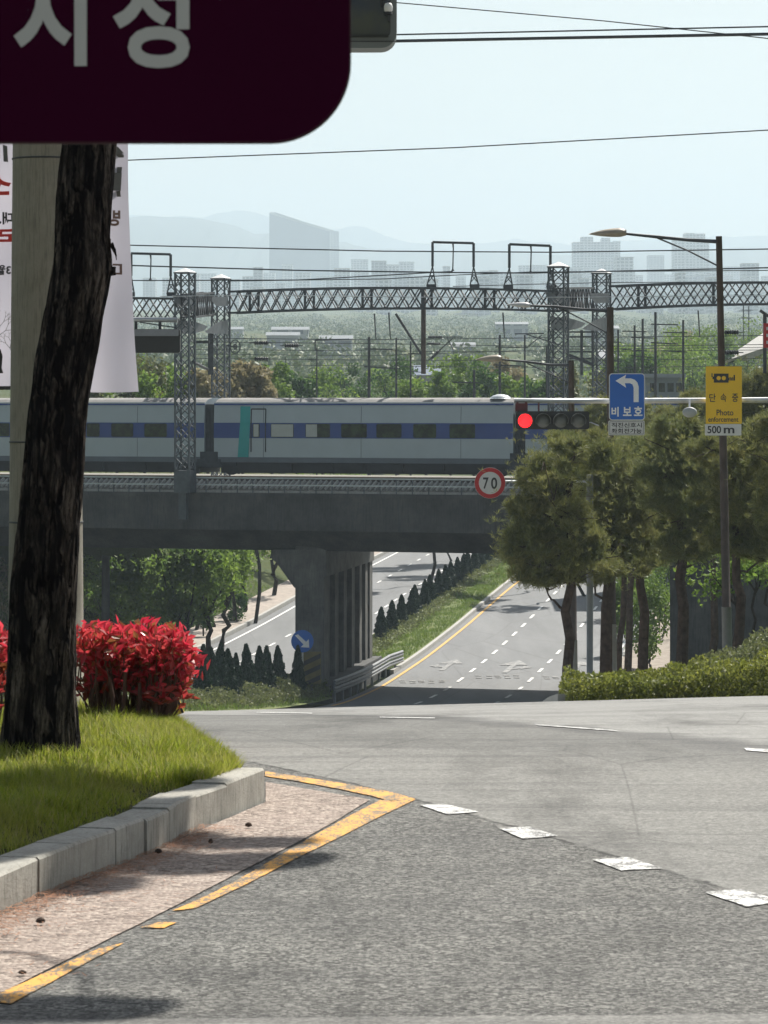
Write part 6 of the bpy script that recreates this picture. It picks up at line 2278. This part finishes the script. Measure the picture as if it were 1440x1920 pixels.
def building(label, x0, x1, ytop, D, depth, mat, steps=(), cat='building', ybase=585):
    X0, X1 = PX(x0, D), PX(x1, D)
    z0 = float(plain(D)) - 4
    root = thing('apartment_building' if cat == 'apartment block' else 'building', label, cat, ((X0 + X1) / 2, D, z0))
    z1 = PZ(ytop, D)
    obj('wall', MB().box(X0, X1, D, D + depth, z0, z1), M[mat], root)
    mb = MB().box(X0 - .4, X1 + .4, D - .4, D + depth + .4, z1, z1 + .8)
    obj('roof', mb, M['concrete_light'], root)
    for a, b, y in steps:
        obj('tower', MB().box(PX(a, D), PX(b, D), D - 1.5, D + depth * .8, z0, PZ(y, D)), M[mat], root)
    return root
DTW = 5400.
root = thing('tower', 'tall slab tower with a slanting roof line falling to the right, alone on the skyline', 'tower', (PX(570, DTW), DTW, float(plain(DTW))))
poly = [(505, 600), (505, 399), (516, 398), (624, 433), (635, 434), (635, 600)]
obj('wall', MB().prism(pxpoly(poly, DTW), DTW, DTW + 34), M['facade_glass'], root)
obj('end_wall', MB().prism(pxpoly([(618, 600), (618, 431.5), (624, 433.3), (635.5, 434.5), (635.5, 600)], DTW), DTW - 1.5, DTW - .05), M['facade_b'], root)
mb = MB().hexa([(*P(507, 404, DTW)[:1], DTW - .6, PZ(401.5, DTW)), (PX(626, DTW), DTW - .6, PZ(436.5, DTW)), (PX(626, DTW), DTW + 16.5, PZ(436.5, DTW)), (PX(507, DTW), DTW + 16.5, PZ(401.5, DTW)),
                (PX(507, DTW), DTW - .6, PZ(397, DTW)), (PX(626, DTW), DTW - .6, PZ(432, DTW)), (PX(626, DTW), DTW + 16.5, PZ(432, DTW)), (PX(507, DTW), DTW + 16.5, PZ(397, DTW))])
obj('roof', mb, M['concrete_light'], root)
building('stepped apartment block left of the tallest street lamp head, its top above the skyline', 1075, 1163, 455, 4200, 36, 'facade_a', ((1090, 1112, 444), (1128, 1144, 446), (1150, 1163, 452)), 'apartment block')
building('apartment block right behind the tallest street lamp arm, with two raised tops', 1264, 1330, 450, 4050, 36, 'facade_a', ((1284, 1302, 437), (1304, 1322, 438)), 'apartment block')
blk = []
rg = np.random.default_rng(99)
x = 268
while x < 1440:
    w = rg.uniform(12, 34)
    if not (500 < x < 520):
        hgt = 497 if 640 < x < 880 else (510 if x < 500 else (503 if x < 1060 else 495))
        y = hgt + rg.uniform(-16, 26)
        if x < 500: y += 4
        D = rg.uniform(3300, 5000)
        blk.append((x, x + w, y, D))
    x += w + rg.uniform(-8, 14)
for i in range(110):
    x = rg.uniform(300, 1430) if i % 3 == 0 else rg.uniform(600, 1430); w = rg.uniform(10, 30)
    blk.append((x, x + w, rg.uniform(508, 562), rg.uniform(2600, 4200)))
blk.sort()
allord = ordn + ['number %d' % k for k in range(31, 200)]
for i, (a, b, y, D) in enumerate(blk):
    o = building('hazy city block in the distance, %s from the left' % (ordn[i] if i < 30 else '%dth' % (i + 1)), a, b, y, D, rg.uniform(24, 40), 'facade_a' if i % 3 else 'facade_b', (), 'city block')
    o['group'] = 'hazy city blocks on the plain'
    o.name = 'city_block'
# low sheds and greenhouses on the plain
M['shed_roof'] = mat_plain('shed_roof', (.17, .19, .21), .5, 0, .15, .2)
M['shed_blue'] = mat_plain('shed_blue', (.07, .11, .18), .5, 0, .15, .2)
sheds = [(510, 578, 612, 700, 'shed_roof'), (600, 660, 628, 620, 'shed_roof'), (500, 560, 622, 640, 'shed_roof'), (848, 890, 641, 520, 'shed_roof'), (862, 886, 660, 470, 'shed_roof'), (782, 822, 684, 330, 'shed_blue'), (400, 455, 612, 800, 'shed_roof'), (1100, 1160, 610, 760, 'shed_roof'), (930, 990, 603, 900, 'shed_roof'), (1130, 1165, 655, 380, 'shed_roof')]
sheds.sort()
for i, (a, b, y, D, m) in enumerate(sheds):
    D = D * 1.45 if D > 400 else D
    X0, X1 = PX(a, D), PX(b, D)
    z0 = float(plain(D)) - 1
    z1 = PZ(y, D)
    if z1 < z0 + 2: z1 = z0 + 3.5
    root = thing('shed', '%s roofed low shed on the hazy plain, %s from the left' % ('blue' if m == 'shed_blue' else 'pale', ordn[i]), 'shed', ((X0 + X1) / 2, D, z0), 'sheds on the plain')
    obj('wall', MB().box(X0, X1, D, D + 9, z0, z1 - .9), M['facade_b'], root)
    mb = MB()
    V = [(X0 - .3, D - .4, z1 - 1.0), (X1 + .3, D - .4, z1 - 1.0), (X1 + .3, D + 4.5, z1), (X0 - .3, D + 4.5, z1), (X1 + .3, D + 9.4, z1 - 1.0), (X0 - .3, D + 9.4, z1 - 1.0)]
    mb.add(V, [(0, 1, 2, 3), (3, 2, 4, 5), (0, 3, 5), (1, 4, 2), (0, 5, 4, 1)])
    obj('roof', mb, M[m], root)
D = 225.
root = thing('building', 'low grey building between the blue and yellow signs behind the bushes', 'building', P(1245, 750, D))
X0, X1 = PX(1212, D), PX(1277, D)
obj('wall', MB().box(X0, X1, D, D + 8, float(gz(0, 185)) - 10, PZ(708, D)), mat_plain('grey_wall', (.20, .23, .26), .7, 0, .1, .5), root)
obj('roof', MB().box(X0 - .3, X1 + .3, D - .3, D + 8.3, PZ(708, D), PZ(701, D)), mat_plain('grey_roof', (.26, .29, .32), .7, 0, .1, .5), root)
for k in range(4):
    obj('window', MB().box(X0 + .25 + k * .57, X0 + .65 + k * .57, D - .03, D, PZ(735, D), PZ(718, D)), M['window'], root)
# pale slope road climbing at the right
mb = MB()
D0, D1 = 300., 380.
mb.add([P(1290, 700, D0), P(1440, 650, D0), P(1560, 600, D0 + 20), P(1560, 590, D1), P(1440, 618, D1), P(1385, 655, D1 - 30), P(1340, 690, D1 - 50)], [(0, 1, 2, 3, 4, 5, 6)])
struct('slope_road', mb, M['concrete_light'])
mb = MB()
mb.bar(P(1395, 672, 330), P(1560, 598, 345), .5)
struct('slope_parapet', mb, M['concrete_light'])

# hills
def mat_hill():
    g = NT('hill')
    v = g.coord()
    g.base(g.mix(g.noise(v, .02, 5, .6), (.018, .035, .03), (.035, .055, .045))); g.rough(.95)
    return g.m
M['hill'] = mat_hill()
def hills(name, prof, D, depth, seed, amp):
    xs = np.linspace(-300, 1750, 260)
    mb = MB()
    V = []
    for x in xs:
        y = np.interp(x, [p[0] for p in prof], [p[1] for p in prof])
        y += amp * (noise.noise((x * .02, seed, 0)) + .5 * noise.noise((x * .07, seed, 0)) + .25 * noise.noise((x * .22, seed, 0)))
        zt_ = PZ(y, D)
        X = PX(x, D)
        z0 = float(plain(D)) - 40
        for t, f in ((-1, 0), (-.7, .35), (-.35, .8), (-.1, .985), (0, 1), (.4, .6), (1, 0)):
            w = 1 + .25 * noise.noise((x * .03, t * 3, seed)) * (f < .97)
            V.append((X, D + t * depth, z0 + (zt_ - z0) * f * (w if f < .97 else 1)))
    fs = []
    for i in range(len(xs) - 1):
        for j in range(6):
            fs.append((7 * i + j, 7 * i + 7 + j, 7 * i + 8 + j, 7 * i + j + 1))
    mb.add(V, fs)
    struct(name, mb, M['hill'], True)
hills('hills', [(-300, 440), (240, 412), (290, 408), (380, 412), (440, 424), (480, 440), (520, 442), (620, 450), (700, 470), (900, 475), (1100, 482), (1300, 470), (1750, 455)], 7800, 1300, 3, 4)
hills('mountains', [(-300, 420), (240, 405), (260, 405), (300, 409), (350, 406), (385, 411), (410, 400), (445, 395), (480, 399), (510, 410), (560, 425), (630, 432), (660, 425), (690, 430), (720, 442), (760, 455), (850, 462), (930, 455), (965, 448), (1000, 455), (1060, 460), (1150, 452), (1250, 450), (1330, 445), (1440, 443), (1750, 430)], 11000, 1400, 8, 3)

# ---------------------------------------------------------------- haze
hz = MB().box(-3400, 3400, -60, 13200, -420, 780)
hm = bpy.data.materials.new('haze')
hm.use_nodes = True
ht = hm.node_tree
ht.nodes.clear()
ho = ht.nodes.new('ShaderNodeOutputMaterial')
hp = ht.nodes.new('ShaderNodeVolumePrincipled')
hp.inputs['Color'].default_value = (.64, .775, .90, 1)
hp.inputs['Density'].default_value = .00021
hp.inputs['Anisotropy'].default_value = .25
ht.links.new(hp.outputs[0], ho.inputs['Volume'])
o = obj('haze', hz, hm)
o['kind'] = 'stuff'
